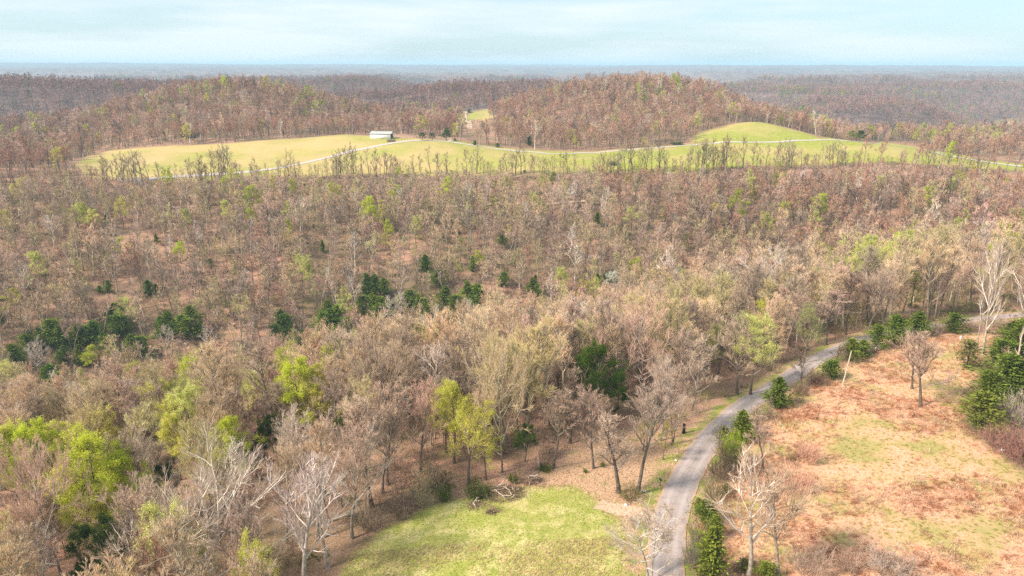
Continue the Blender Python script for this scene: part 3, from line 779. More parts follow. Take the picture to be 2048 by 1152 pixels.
# cedars along the lane and round the broomsedge field: (px, py of foot, height px, width px, shape, colour, label)
for q in [
    (1553, 818, 64, 46, 'cedar0', CED, 'narrow-topped dark cedar on the lane verge, in front of the bare roadside trees'),
    (1481, 884, 64, 42, 'cedar4', CED_Y, 'two-tone dark cedar at the bend of the lane beside a white tube'),
    (1445, 903, 52, 36, 'thin_cedar0', CED_O, 'thin olive-grey cedar behind the lime green shrub at the lane'),
    (1660, 758, 38, 48, 'cedar2', CED, 'low wide cedar left of the leaning utility pole'),
    (1700, 724, 46, 44, 'cedar1', CED_Y, 'rounded cedar just behind the utility pole'),
    (1723, 714, 34, 30, 'cedar4', CED_Y, 'small cedar touching the rounded one behind the utility pole'),
    (1753, 700, 50, 46, 'cedar2', CED, 'stocky dark cedar with grey dead twigs beside the lane'),
    (1787, 690, 62, 42, 'cedar1', CED, 'tallest pointed cedar of the row along the lane'),
    (1832, 670, 50, 40, 'cedar0', CED, 'dense pointed cedar where the lane passes behind it'),
    (1905, 667, 40, 46, 'cedar2', CED, 'low flat-topped cedar nearest the twin white-barked trees'),
    (1933, 737, 56, 50, 'thin_cedar1', CED_O, 'sparse olive cedar standing alone at the field edge'),
    (1957, 858, 78, 66, 'cedar1', CED_Y, 'bright bushy cedar at the near corner of the right-hand thicket'),
    (1972, 815, 72, 60, 'cedar2', CED, 'big spreading cedar behind the bright bushy one in the thicket'),
    (2010, 800, 92, 76, 'cedar1', CED, 'largest dark cedar in the middle of the right-hand thicket'),
    (2046, 810, 80, 70, 'cedar4', CED, 'cedar cut by the right edge of the photo in the thicket'),
    (1998, 730, 50, 60, 'cedar2', CED, 'cedar at the back of the thicket behind the dead snags'),
    (2040, 715, 80, 60, 'cedar1', CED, 'tall cedar beside the bent dead snag at the right edge'),
    (2020, 690, 48, 50, 'cedar4', CED, 'farthest cedar of the thicket, closest to the lane'),
    (1410, 1050, 52, 46, 'cedar1', CED, 'broad cedar between lane and field beside a white tube'),
    (1428, 1076, 46, 34, 'cedar4', CED_Y, 'smaller cedar right behind the ragged one at the bottom'),
    (1396, 1028, 30, 26, 'cedar2', CED_O, 'small olive cedar at the lane edge above the broad one'),
    (1418, 1165, 108, 62, 'cedar3', CED_Y, 'tall ragged cedar beside the lane, cut by the bottom edge'),
    (1530, 1160, 34, 50, 'cedar2', CED_Y, 'low green cedar bush between the two near field trees'),
    (1488, 1150, 26, 30, 'cedar2', CED_O, 'little olive cedar left of the white-barked field tree'),
    (1452, 990, 22, 20, 'cedar4', CED_O, 'knee-high cedar in the roadside brambles'),
    (845, 281, 16, 26, 'pine0', (.10, .13, .02), 'yellowish pine nearest the white barn, beyond the farm road'),
    (865, 281, 15, 26, 'pine1', (.10, .13, .02), 'middle one of three yellowish pines beyond the farm road'),
    (893, 281, 21, 26, 'pine1', (.08, .12, .02), 'rightmost and tallest of three yellowish pines beyond the farm road'),
    (1720, 283, 22, 30, 'pine0', (.07, .11, .02), 'dark pine behind the farm road crossing the right-hand meadow'),
    (1702, 282, 18, 20, 'leafy0', (.28, .30, .05), 'yellow-green tree beside the dark pine behind the farm road'),
    (950, 291, 11, 8, 'cedar0', CED, 'tiny cedar just above the farm road on bare red ground'),
    (995, 295, 9, 24, 'cedar2', CED, 'squat dark cedar under the bare trees above the farm road'),
    (1059, 291, 19, 15, 'cedar0', CED, 'dark upright cedar among bare trees on the red bank'),
    (910, 282, 6, 8, 'cedar2', CED, 'tiny dark bush at the crest of the farm road'),
    (938, 226, 8, 8, 'cedar0', CED, 'lone dark cedar by the dirt track of the far clearing')]:
    nm = 'pine_tree' if q[4].startswith('pine') else 'leafing_tree' if q[4].startswith('leafy') else 'cedar_tree'
    at_base(nm, q[4], q[0], q[1], q[2], q[6], jit(q[5], .08), DKB, 'tree', None, wpx=q[3] * (1.0 if q[0] < 1925 else 1.2))

# cedars in the wooded valley, seen by their tops
vc = [(18, 688, 11), (45, 668, 10), (95, 640, 12), (112, 652, 11), (150, 648, 11), (180, 640, 12), (218, 606, 12), (228, 630, 11), (152, 690, 10), (122, 690, 9), (255, 668, 12), (92, 728, 9), (112, 745, 10),
      (70, 655, 10), (330, 622, 12), (320, 640, 10), (356, 630, 11), (375, 612, 12), (395, 640, 9), (400, 690, 9), (200, 665, 9), (555, 618, 11), (545, 650, 9), (600, 660, 9), (650, 600, 12), (640, 622, 11), (668, 610, 11), (690, 636, 10),
      (728, 545, 12), (745, 548, 11), (740, 585, 12), (752, 608, 10), (720, 592, 10), (725, 640, 9), (680, 652, 8), (770, 598, 11), (800, 588, 11), (816, 580, 10), (832, 592, 10), (845, 508, 11), (886, 570, 13), (890, 615, 11), (905, 590, 10),
      (930, 562, 13), (950, 566, 13), (945, 598, 11), (962, 580, 10), (1005, 545, 8), (1060, 556, 9), (1035, 615, 9), (842, 604, 9), (870, 538, 10), (920, 620, 8), (941, 512, 9), (1208, 545, 8), (1080, 395, 8), (1192, 425, 9), (1000, 470, 8), (640, 480, 7), (210, 560, 7), (290, 560, 8)]
vc = vc + [(q[0] + random.choice([-16, -9, 10, 17]), q[1] + random.randint(2, 12), q[2] - random.choice([1, 2, 3])) for q in vc if q[1] > 540 and random.random() < .6]
for i, (px, py, H) in enumerate(vc):
    zone = 'left valley cedars' if px < 300 else 'second valley cedar cluster' if px < 480 else 'middle valley cedars' if px < 780 else 'right valley cedars' if px < 1100 and py > 500 else 'scattered far-slope cedars'
    rank_ = sorted([q for q in vc if ('left valley cedars' if q[0] < 300 else 'second valley cedar cluster' if q[0] < 480 else 'middle valley cedars' if q[0] < 780 else 'right valley cedars' if q[0] < 1100 and q[1] > 500 else 'scattered far-slope cedars') == zone]).index((px, py, H))
    at_top('cedar_tree', 'cedar%d' % (i % 5), px + 4, py, H, '%s dark green cedar counting rightwards through the %s' % (['first', 'second', 'third', 'fourth', 'fifth', 'sixth', 'seventh', 'eighth', 'ninth', 'tenth', 'eleventh', 'twelfth', 'thirteenth', 'fourteenth', 'fifteenth', 'sixteenth', 'seventeenth', 'eighteenth', 'nineteenth', 'twentieth', 'twenty-first', 'twenty-second', 'twenty-third', 'twenty-fourth', 'twenty-fifth', 'twenty-sixth', 'twenty-seventh', 'twenty-eighth', 'twenty-ninth', 'thirtieth', 'thirty-first', 'thirty-second', 'thirty-third', 'thirty-fourth', 'thirty-fifth', 'thirty-sixth'][rank_], zone), jit(tuple(1.3 * v for v in CED), .2), DKB, 'tree', 'valley cedars', sxy=random.uniform(1.3, 1.9))

# trees in young leaf: (px, py of top, height m, shape, tint, label)
for q in [
    (190, 900, 19, 'leafy0', GRN, 'large bright lime green tree at lower left'), (236, 918, 16, 'leafy1', GRN, 'lime green tree leaning out of the large one at lower left'), (150, 925, 15, 'leafy2', GRN_Y, 'yellow-green tree just left of the large lime green one'),
    (172, 975, 12, 'leafy3', GRN, 'lower lime green tree under the large one at lower left'), (205, 985, 11, 'budding0', GRN_Y, 'sparse yellowish tree below the large lime green one'),
    (30, 868, 16, 'leafy2', GRN, 'lime green tree at the left edge above the big bare crown'), (75, 866, 16, 'leafy1', GRN, 'second lime green tree from the left edge on the near ridge'), (108, 862, 14, 'leafy3', GRN_Y, 'third lime green tree from the left edge on the near ridge'), (8, 880, 16, 'leafy0', GRN_Y, 'lime green tree cut by the left edge of the photo'),
    (140, 880, 13, 'budding1', GRN_Y, 'thin yellow-green tree between the lime green crowns at left'),
    (200, 842, 13, 'leafy0', GRN_Y, 'small round yellow-green tree above the lime green group'), (455, 862, 14, 'leafy1', GRN, 'bright green tree behind the white dead-limbed tree'), (470, 893, 10, 'leafy3', (.25, .36, .025), 'low bright green tree beneath the taller green one'),
    (378, 786, 17, 'leafy2', GRN_P, 'tall pale lime tree on the near ridge crest, left of centre'), (290, 790, 15, 'budding1', GRN_Y, 'yellowish budding tree on the ridge crest left of the pale lime one'), (330, 815, 14, 'budding2', GRN_Y, 'yellowish budding tree below the ridge crest at left'), (345, 850, 13, 'leafy3', GRN_Y, 'yellow-green tree in the wood below the pale lime one'),
    (600, 742, 17, 'leafy1', GRN, 'bright lime tree on the near ridge crest near the dark cedar'), (628, 752, 15, 'leafy3', GRN_Y, 'second lime tree beside the bright one on the ridge crest'), (505, 755, 14, 'budding0', GRN_P, 'pale budding tree on the ridge crest left of the bright lime one'), (488, 745, 13, 'budding2', GRN_P, 'thin pale budding tree on the ridge crest behind'),
    (460, 738, 8, 'leafy0', GRN, 'low bright green crown on the valley floor'), (512, 702, 8, 'leafy2', GRN_P, 'small pale green crown on the valley floor'), (578, 690, 7, 'leafy1', GRN, 'small lime crown beside the valley floor cedars'),
    (180, 698, 10, 'leafy3', GRN, 'lime green tree standing among the left valley cedars'), (15, 738, 15, 'leafy0', GRN_P, 'pale green tree at the left edge above a yellow shrub'), (245, 605, 12, 'budding1', GRN_P, 'pale yellow budding tree beside the left valley cedars'),
    (505, 380, 13, 'leafy1', GRN, 'rounded bright green tree below the pasture row, left of centre'), (450, 408, 12, 'leafy3', GRN_P, 'pale green tree left of the rounded bright green one'), (245, 398, 10, 'budding0', GRN_Y, 'yellowish tree on the far slope at left'), (240, 405, 12, 'budding2', GRN_Y, 'second yellowish tree on the far slope at left'), (180, 425, 11, 'leafy2', GRN_P, 'pale yellow tree low on the far slope at left'), (150, 418, 12, 'budding2', GRN_P, 'faint yellow tree at far left of the far slope'),
    (742, 405, 15, 'leafy0', GRN, 'tall bright green tree in the middle of the far slope'), (776, 446, 9, 'leafy3', GRN, 'small bright green tree below the tall one in mid slope'), (770, 470, 8, 'budding1', GRN_Y, 'small yellow-green tree under the bright pair in mid slope'), (357, 488, 9, 'leafy2', GRN, 'small lone lime green tree on the reddish far slope'), (600, 520, 13, 'budding0', GRN_P, 'thin yellow-green tree in the open part of the far slope'), (615, 535, 11, 'leafy3', GRN_P, 'pale green tree beside the thin yellow-green one'),
    (330, 345, 9, 'leafy1', GRN, 'bright green shrubby tree among the pasture row at left'), (460, 342, 10, 'budding0', GRN_Y, 'yellow tree in front of the farm road at left'), (1105, 350, 9, 'leafy0', (.2, .28, .03), 'green shrubby tree at the foot of the pasture row'), (990, 362, 8, 'budding1', (.24, .28, .05), 'green-flushed tree right below the pasture'),
    
    (888, 783, 14, 'budding1', GRN_Y, 'thin yellow-green tree behind the yellow-budding tree by the lawn'), (905, 790, 15, 'leafy3', GRN_Y, 'small lime crown left of the big domed bare tree'),
    (1125, 540, 12, 'leafy2', GRN_P, 'pale yellow-green tree left of the white-blossomed tree'), (1165, 570, 14, 'budding1', (.46, .42, .10), 'yellowish tree on the near ridge edge below the white-blossomed tree'), (1195, 560, 10, 'budding2', GRN_P, 'faint green crown close under the white-blossomed tree'),
    (955, 508, 8, 'leafy1', GRN, 'small bright green tree beside a dark cedar in mid slope'), (830, 440, 11, 'budding0', GRN_P, 'pale budding tree right of the bright green pair'), (920, 480, 10, 'budding2', (.44, .40, .15), 'straw-yellow budding tree in mid slope'),
    (1645, 398, 14, 'leafy0', GRN, 'bright green tree on the right of the far slope'), (1905, 362, 14, 'leafy2', GRN_P, 'pale green tree high on the far slope at right'), (1870, 370, 10, 'budding1', GRN_P, 'thin pale green tree next to the one high at right'), (1930, 385, 9, 'leafy3', GRN_P, 'small pale green crown at upper right of the slope'), (1510, 382, 9, 'leafy1', (.38, .35, .06), 'small yellow tree on the far slope right of centre'), (1560, 330, 13, 'budding0', (.40, .37, .12), 'tan-yellow domed tree just below the pasture at right'), (1550, 352, 11, 'budding2', (.40, .37, .11), 'tan-yellow tree in front of the domed one below the pasture'),
    (1740, 484, 17, 'leafy2', GRN_P, 'lime-flushed tree on the wooded ridge right of centre'), (1715, 500, 15, 'budding0', GRN_P, 'thin lime tree at left of the lime-flushed one on the ridge'), (1815, 480, 17, 'leafy1', GRN_P, 'second lime-flushed tree further right on the wooded ridge'), (1770, 492, 13, 'budding1', GRN_Y, 'small yellow-green crown between the two lime-flushed trees'),
    (1265, 420, 11, 'budding1', GRN_P, 'pale yellow tree in the upper middle of the far slope'), (1370, 470, 11, 'budding2', (.40, .38, .14), 'olive budding tree on the far slope right of centre'),
    (1515, 655, 17, 'budding1', GRN_P, 'pale green-flowering tree leaning over the lane'), (1490, 640, 14, 'budding2', (.40, .41, .16), 'pale greenish tree behind the one leaning over the lane'), (1520, 615, 11, 'leafy3', GRN_Y, 'yellow-green crown in the wood behind the lane'), (1620, 625, 14, 'budding0', (.38, .38, .17), 'greyish green budding tree behind the lane cedars'), (1445, 660, 14, 'budding2', (.38, .37, .12), 'olive budding tree left of the pale green-flowering tree'),
    (1330, 855, 7, 'budding1', (.42, .40, .10), 'low yellow budding tree at the lane side of the leaf-strewn clearing'), (1290, 850, 6, 'budding0', (.42, .40, .10), 'small yellow tree under the grey trees of the clearing'),
    (1195, 712, 15, 'leafy3', (.10, .17, .015), 'dark green vine-covered tree in the wood above the clearing'), (1180, 725, 13, 'leafy1', (.11, .18, .02), 'second vine-covered tree left of the first'), (1240, 762, 10, 'leafy0', (.07, .13, .015), 'dark green holly-like crown right of the vine-covered trees'), (1050, 860, 7, 'leafy2', (.10, .16, .02), 'small green tree inside the wood edge near the broken trunk'),
    (545, 845, 9, 'leafy0', (.07, .10, .015), 'dark green evergreen crown behind the lime trees of the near wood'), (320, 948, 9, 'leafy1', (.06, .09, .012), 'dark evergreen crown right of the large lime green tree'), (690, 830, 9, 'leafy2', (.09, .12, .02), 'dark green crown deep in the wood left of centre'), (525, 860, 10, 'leafy3', (.07, .10, .015), 'second dark evergreen crown beside the green tree of the near wood'),
    (210, 1060, 12, 'leafy1', (.075, .115, .018), 'dark green ivy-clad tree at the bottom left'), (165, 1075, 11, 'leafy3', (.06, .10, .015), 'lower dark evergreen at the bottom left beside a big trunk'), (235, 1090, 9, 'leafy0', (.09, .12, .03), 'grey-green evergreen crown near the bottom left'), (160, 1130, 6, 'leafy2', (.06, .10, .012), 'dark green shrubby tree at the bottom edge, left'),
    (505, 878, 9, 'budding0', (.40, .24, .27), 'small pink-flowering redbud in the near wood'), (1228, 548, 11, 'leafy2', (.72, .72, .62), 'white-blossomed tree at the edge of the near ridge'),
    (20, 775, 7, 'budding1', (.55, .36, .04), 'orange-yellow shrub under the pale green tree at left'), (345, 988, 5, 'leafy3', (.55, .42, .02), 'small bright yellow flowering shrub in the near wood')]:
    nm = 'leafing_tree'
    at_top(nm, q[3], q[0], q[1], q[2] * (1.2 if q[1] < 620 else 1.0), q[5], jit(q[4], .06), jit(BARK['grey-brown']), 'tree', None, sxy=random.uniform(.95, 1.25))

at_base('leafing_tree', 'budding0', 937, 968, 146, 'yellow-budding tree standing at the edge of the wood by the lawn', (.60, .56, .10), BARK['grey-brown'], 'tree', None, wpx=84)
at_base('leafing_tree', 'budding2', 972, 962, 92, 'small yellow-budding tree beside its taller neighbour by the lawn', (.56, .53, .12), BARK['grey-brown'], 'tree', None, wpx=56)
# bare trees one can pick out
PT, TN, GB, OT, PG, RB, DK = 'pinkish tan', 'tan', 'grey-brown', 'olive-tan', 'pale grey', 'reddish brown', 'dark brown'
for q in [
    (1497, 1158, 232, 'pale0', PG, 130, 'white-barked bare tree standing in the broomsedge field by the lane'), (1556, 1160, 190, 'open1', TN, 120, 'brown-trunked bare tree right of the white-barked one in the field'),
    (1526, 938, 118, 'slim0', GB, 52, 'slender bare tree at the field edge above the white-barked one'), (1840, 814, 140, 'open3', GB, 92, 'lone bare tree in the middle of the broomsedge field'), (1824, 778, 80, 'slim1', GB, 60, 'smaller bare tree just behind the lone one in the field'),
    (1187, 938, 140, 'open0', PG, 74, 'dark-trunked bare tree alone on the leaf-strewn clearing'), (1238, 985, 172, 'slim2', GB, 90, 'bare tree at the centre of the leaf-strewn clearing'), (1274, 990, 210, 'wood1', GB, 84, 'tall bare tree beside the lane side of the clearing'),
    (1299, 1165, 128, 'open2', PG, 140, 'small pale-twigged bare tree at the lane, cut by the bottom edge'),
    (1965, 712, 210, 'pale1', PG, 62, 'tall white-barked bare tree at the back of the field, left of a pair'), (1952, 702, 190, 'pale2', PG, 44, 'second tall white-barked bare tree of the pair behind the field'), (2040, 690, 190, 'pale0', PG, 70, 'white-barked bare tree at the right edge behind the thicket'),
    (730, 1045, 178, 'open2', PG, 90, 'pale bare tree with a grey trunk at the left end of the lawn'), (1004, 948, 215, 'spread1', TN, 130, 'big domed bare tree behind the yellow-budding tree by the lawn'),
    (125, 1165, 225, 'spread1', PT, 175, 'large spreading bare tree with a stout trunk at the left edge'), (1106, 940, 150, 'wood2', GB, 60, 'bare tree at the wood edge right of the broken trunk'), (1475, 790, 140, 'open0', GB, 80, 'leaning grey bare tree on the left verge of the lane'),
    (1600, 778, 62, 'slim1', DK, 34, 'dark thin bare tree on the right verge of the lane'), (1670, 725, 40, 'slim2', DK, 24, 'small dark bare tree between the lane and the low wide cedar'),
    (1345, 890, 130, 'spread0', GB, 110, 'many-stemmed grey bare tree beside the bend of the lane'), (1690, 670, 110, 'wood3', DK, 50, 'dark-trunked bare tree on the far verge of the lane'), (1736, 665, 120, 'open1', GB, 66, 'clump-stemmed bare tree on the far verge behind the pointed cedars'), (1650, 690, 110, 'wood0', GB, 60, 'grey bare tree on the far verge before the utility pole')]:
    at_base('bare_tree', q[3], q[0], q[1], q[2], q[6], jit(PAL[q[4] if q[4] != PG else GB]), jit(BARK[q[4]]) if q[3] not in ('open0', 'slim0') else jit(BARK['grey-brown']), 'tree', None, wpx=q[5])
for q in [
    (470, 908, 17, 'pale1', PG, 1.0, 'bone-white dead-limbed tree in the near wood'), (395, 1008, 17, 'spread0', PG, 1.1, 'broad pale bare tree with thick limbs at the bottom left'), (585, 960, 20, 'pale2', PG, 1.1, 'tall pale bare tree left of the lawn'), (640, 950, 17, 'pale0', PG, 1.0, 'pale-limbed bare tree at the wood corner left of the lawn'),
    (60, 1060, 14, 'pale0', PG, 1.0, 'pale forked bare tree at the bottom left corner'), (1290, 640, 20, 'spread1', PT, 1.0, 'broad pinkish bare crown above the vine-covered trees'), (940, 605, 14, 'pale1', PG, .9, 'white-limbed bare tree in front of the valley cedars'), (795, 592, 15, 'pale2', PG, .9, 'pale bare tree among the middle valley cedars'), (780, 600, 14, 'pale0', PG, .9, 'pale bare tree left of its twin among the middle valley cedars'),
    (330, 655, 13, 'pale1', PG, .9, 'white-limbed bare tree below the left valley cedars'), (415, 660, 13, 'pale0', PG, .9, 'white-limbed bare tree right of the left valley cedars'), (65, 690, 13, 'open2', PG, 1., 'pale bare crown in front of the leftmost valley cedars'), (690, 890, 18, 'open1', PT, 1.0, 'pinkish bare tree left of the lawn corner'), (1100, 700, 18, 'open3', TN, 1.0, 'tan bare tree left of the vine-covered trees'),
    (590, 830, 16, 'open0', PG, 1.0, 'pale fan-shaped bare tree in the near wood'), (770, 730, 18, 'spread1', GB, .9, 'wide grey bare crown on the near ridge crest'), (1330, 740, 16, 'open3', PG, .9, 'pale grey bare tree above the clearing')]:
    at_top('bare_tree', q[3], q[0], q[1], q[2], q[6], jit(PAL[q[4]]), jit(BARK[q[4]]), 'tree', None, sxy=q[5])

# ------------------------------------------------------------------ roadside brush and thickets
bi = 0
for (px, py, hpx, wpx, tint, lab) in [
    (1455, 935, 60, 50, (.20, .15, .10), 'brown bramble clump behind the lime green shrub at the lane'), (1440, 965, 56, 50, (.22, .16, .11), 'dense brown brush between lane and field, below the lime green shrub'), (1425, 1000, 46, 46, (.24, .20, .11), 'olive-brown brush clump at the lane edge above the broad cedar'),
    (1500, 865, 34, 44, (.26, .22, .13), 'grey-brown brush between the two cedars at the bend'), (1522, 842, 32, 44, (.28, .22, .14), 'thin brush on the verge below the narrow-topped cedar'), (1395, 1090, 50, 44, (.24, .22, .10), 'greenish brush at the lane edge left of the smaller cedar'), (1385, 1130, 50, 46, (.42, .38, .30), 'pale twiggy brush at the lane edge near the bottom'),
    (1600, 790, 26, 40, (.26, .17, .12), 'reddish brush at the field corner by the dark thin tree'), (1630, 768, 28, 40, (.26, .17, .12), 'reddish brush left of the low wide cedar'), (1735, 704, 22, 40, (.40, .33, .28), 'grey dead brush left of the stocky cedar'), (1812, 683, 24, 40, (.36, .28, .23), 'pinkish brush between the pointed cedars'), (1862, 672, 20, 36, (.30, .21, .17), 'dark brush left of the low flat-topped cedar'), (1880, 664, 18, 30, (.30, .21, .17), 'thin brush on the lane side behind the low flat-topped cedar'),
    (1935, 656, 18, 50, (.36, .26, .22), 'pinkish brush along the lane behind the white-barked pair'), (1985, 650, 14, 50, (.36, .27, .22), 'pinkish brush on the lane verge near the right edge'), (1590, 985, 60, 70, (.62, .36, .26), 'tall reddish cane patch standing in the broomsedge field'), (1612, 925, 44, 56, (.60, .36, .26), 'smaller reddish cane patch behind the tall one in the field'),
    (2010, 905, 56, 90, (.32, .17, .14), 'purplish bramble mound at the foot of the right-hand thicket'), (2044, 925, 56, 80, (.32, .17, .14), 'purplish bramble mound cut by the right edge'), (2025, 850, 70, 60, (.44, .36, .30), 'pale dead brush in the thicket below the snags'), (1995, 790, 40, 40, (.44, .36, .30), 'pale dead twigs among the thicket cedars'),
    (1990, 875, 40, 40, (.30, .24, .10), 'olive brush right of the bright bushy cedar'), (1620, 1150, 60, 80, (.50, .36, .28), 'low pinkish brush right of the brown-trunked field tree'), (1780, 1158, 50, 110, (.42, .33, .27), 'low greyish brush at the bottom of the broomsedge field'), (1695, 1150, 40, 50, (.46, .33, .25), 'thin pale brush at the bottom of the field'),
    (888, 1002, 32, 34, (.16, .20, .05), 'green bramble at the lawn edge left of the brush pile'), (955, 995, 28, 50, (.10, .13, .03), 'dark green bush behind the brush pile'), (1026, 965, 20, 24, (.10, .15, .02), 'small green cedar-like bush behind the brush pile'), (1088, 945, 16, 28, (.12, .15, .03), 'low green bush at the foot of the broken trunk'),
    (805, 1035, 50, 60, (.28, .20, .15), 'dead leafless bramble heap at the left edge of the lawn'), (845, 1015, 40, 50, (.42, .34, .20), 'straw-coloured brush at the lawn edge'), (745, 1060, 40, 60, (.30, .22, .16), 'brown brush round the foot of the pale bare tree'), (860, 980, 46, 60, (.44, .36, .22), 'straw-budding shrub at the wood edge left of the lawn'),
    (1205, 935, 12, 10, (.14, .2, .04), 'small green plant beside the dark-trunked tree'), (1170, 950, 10, 9, (.14, .2, .04), 'smaller green plant left of the dark-trunked tree'), (1260, 1000, 30, 50, (.24, .20, .09), 'low brush at the foot of the clearing trees'),
    (380, 275, 11, 80, (.07, .10, .02), 'dark green hedge clump at the foot of the left hill'), (1225, 330, 11, 20, (.10, .14, .03), 'small green bush in the pasture row'), (1355, 290, 8, 24, (.07, .10, .02), 'dark bush where the right hill meets the farm road')]:
    green = tint[1] > tint[0]
    key = 'green_brush%d' % (bi % 2) if green else 'brush%d' % (bi % 4)
    at_base('shrub', key, px, py, hpx, lab, tint, (.2, .15, .11), 'shrub', None, wpx=wpx); bi += 1
at_base('shrub', 'leafy_shrub', 1463, 930, 66, 'lime green leafy shrub beside the lane at the bend', (.33, .44, .02), (.2, .15, .1), 'shrub', None, wpx=42)
for k, (px, py) in enumerate([(1458, 900), (1412, 1030), (1388, 1075), (1535, 835), (1578, 800), (1618, 775), (1686, 735)]):
    at_base('sapling_tree', 'sapling0', px, py, 40, ['thin dark sapling left of the two-tone cedar at the bend', 'thin sapling at the lane edge above the broad cedar', 'thin sapling at the lane edge left of the smaller cedar', 'thin sapling left of the narrow-topped cedar', 'thin sapling on the verge left of the dark thin tree', 'thin sapling on the verge behind the reddish brush', 'thin sapling between the utility pole and the lane'][k], (.30, .22, .17), BARK['grey-brown'], 'tree')

# ------------------------------------------------------------------ row of bare trees along the lower edge of the pasture
rowx = []
x = 140.
while x < 2045 and len(rowx) < 285:
    x += random.choice([.2, .3, .5, .9, 1.3]) * 8.7 * (1.0 if vnoise(x / 60., 3.3) > .38 else 1.7)
    rowx.append(x)
SIDES = [(330, "row at the pasture's left end"), (700, 'row before the left pasture'), (950, 'row below the white barn'), (1380, 'row below the farm road dip'), (1700, 'row below the right-hand meadow'), (9999, "row at the pasture's right end")]
row_n = {}
ORDW = ['first', 'second', 'third', 'fourth', 'fifth', 'sixth', 'seventh', 'eighth', 'ninth', 'tenth', 'eleventh', 'twelfth', 'thirteenth', 'fourteenth', 'fifteenth', 'sixteenth', 'seventeenth', 'eighteenth', 'nineteenth', 'twentieth', 'twenty-first', 'twenty-second', 'twenty-third', 'twenty-fourth', 'twenty-fifth', 'twenty-sixth']
for k, px in enumerate(rowx):
    py = np.interp(px, [150, 330, 500, 800, 1050, 1200, 1400, 1540, 1700, 1850, 2045], [360, 366, 360, 352, 350, 347, 345, 337, 337, 341, 352]) + random.uniform(-5, 4)
    col = random.choice([GB, GB, RB, TN, OT, DK]) if px < 1400 else random.choice([GB, RB, RB, DK, TN])
    key = random.choice(['row0', 'row1', 'row2', 'row3'])
    big = vnoise(px / 45., 8.1)
    x_, y_, z_, H_ = by_base(px, py, (22 + 40 * big) * random.uniform(.7, 1.2))
    side = next(w for lim_, w in SIDES if px < lim_); hw_ = ('low', 'mid-height', 'tall')[int(np.clip((H_ - 8) // 5, 0, 2))]
    c_ = row_n[(hw_, col, side)] = row_n.get((hw_, col, side), -1) + 1
    tree('pasture_row_tree', key, x_, y_, H_ / nat(key), random.uniform(0, 6.28), jit(tuple(.8 * v for v in PAL[col])), jit(tuple(.8 * v for v in BARK[col])), '%s %s %s bare tree from the left, %s' % (ORDW[c_ % 26], hw_, col, side), 'tree', 'row of bare trees along the pasture', sxy=random.uniform(.9, 1.25))
    PLACED.append((x_, y_, 1.5))

# ------------------------------------------------------------------ the woods
def jgrid(s, r0, r1, half):
    """jittered points between two distances, within half degrees of straight ahead"""
    a = math.radians(half); xm = r1 * math.sin(min(a, 1.5))
    gx = np.arange(-xm, xm, s); gy = np.arange(0, r1, s)
    X, Y = np.meshgrid(gx, gy); X = X + rng.uniform(-.5, .5, X.shape) * s * 1.15; Y = Y + rng.uniform(-.5, .5, Y.shape) * s * 1.15
    X, Y = X.ravel(), Y.ravel(); d = np.hypot(X, Y); k = (d > r0) & (d <= r1) & (np.abs(np.arctan2(X, Y)) < a)
    return X[k], Y[k]
def open_land(x, y):
    o = (sdf(LAWN, x, y) < 2.5) | (sdf(SEDGE, x, y) < 2) | (sdf(LITTER, x, y) < .5) | (sdf(PAST_A, x, y) < 4) | (sdf(PAST_B, x, y) < 2) | (sdf(PAST_C, x, y) < 1) | (dist_line(LANE, x, y) < 5.2) | (dist_line(FARM_ROAD, x, y) < 5) | (dist_line(DIRT, x, y) < 5)
    o |= (sdf(PAST_D, x, y) < 0) & (fbm(x / 30, y / 30, 3) < .60)
    o |= dist_line(SLOPE_TRACK, x, y) < 2.5
    return o
CLEARBAND = poly([(690, 283), (745, 266), (905, 277), (905, 283), (760, 293)])
THICKET = poly([(1990, 672), (1935, 775), (1925, 855), (2048, 950), (2120, 1000), (2200, 800), (2100, 660)])
pl = np.array(PLACED)
def clear_of_placed(x, y):
    k = np.ones(len(x), bool)
    for i in range(0, len(x), 4000):
        s = slice(i, i + 4000)
        dd = (x[s, None] - pl[None, :, 0]) ** 2 + (y[s, None] - pl[None, :, 1]) ** 2
        k[s] = (dd > pl[None, :, 2] ** 2).all(1)
    return k
lower_edge = np.array([hit(a, b)[:2] for a, b in [(-100, 372), (170, 356), (330, 366), (500, 360), (800, 352), (1050, 350), (1200, 347), (1400, 344), (1540, 336), (1700, 336), (1850, 340), (1950, 347), (2060, 351), (2250, 354)]])
X1, Y1 = jgrid(5.3, 45, 260, 43); X5, Y5 = jgrid(6.2, 260, 540, 43); X2, Y2 = jgrid(6.6, 540, 1150, 40); X3, Y3 = jgrid(8.2, 1150, 2100, 38.5); X4, Y4 = jgrid(11.0, 2100, 4300, 38)
X = np.concatenate([X1, X5, X2, X3, X4]); Y = np.concatenate([Y1, Y5, Y2, Y3, Y4])
k = ~open_land(X, Y); X, Y = X[k], Y[k]
d = np.hypot(X, Y)
k = np.ones(len(X), bool); nearm = d < 800
k[nearm] = clear_of_placed(X[nearm], Y[nearm]) & ~in_poly(THICKET, X[nearm], Y[nearm]) & ~in_poly(CLEARBAND, X[nearm], Y[nearm])
gap = fbm(X / 34 + 9, Y / 34 + 4, 3)                                     # open glades on the far slope where the litter shows
onslope = (d > 250) & (d < 520)
_, fpy, _ = project(X, Y, height(X, Y)); fpx = project(X, Y, height(X, Y))[0]
k &= ~((fpy > 1160) & (fpx > 640) & (d < 130))
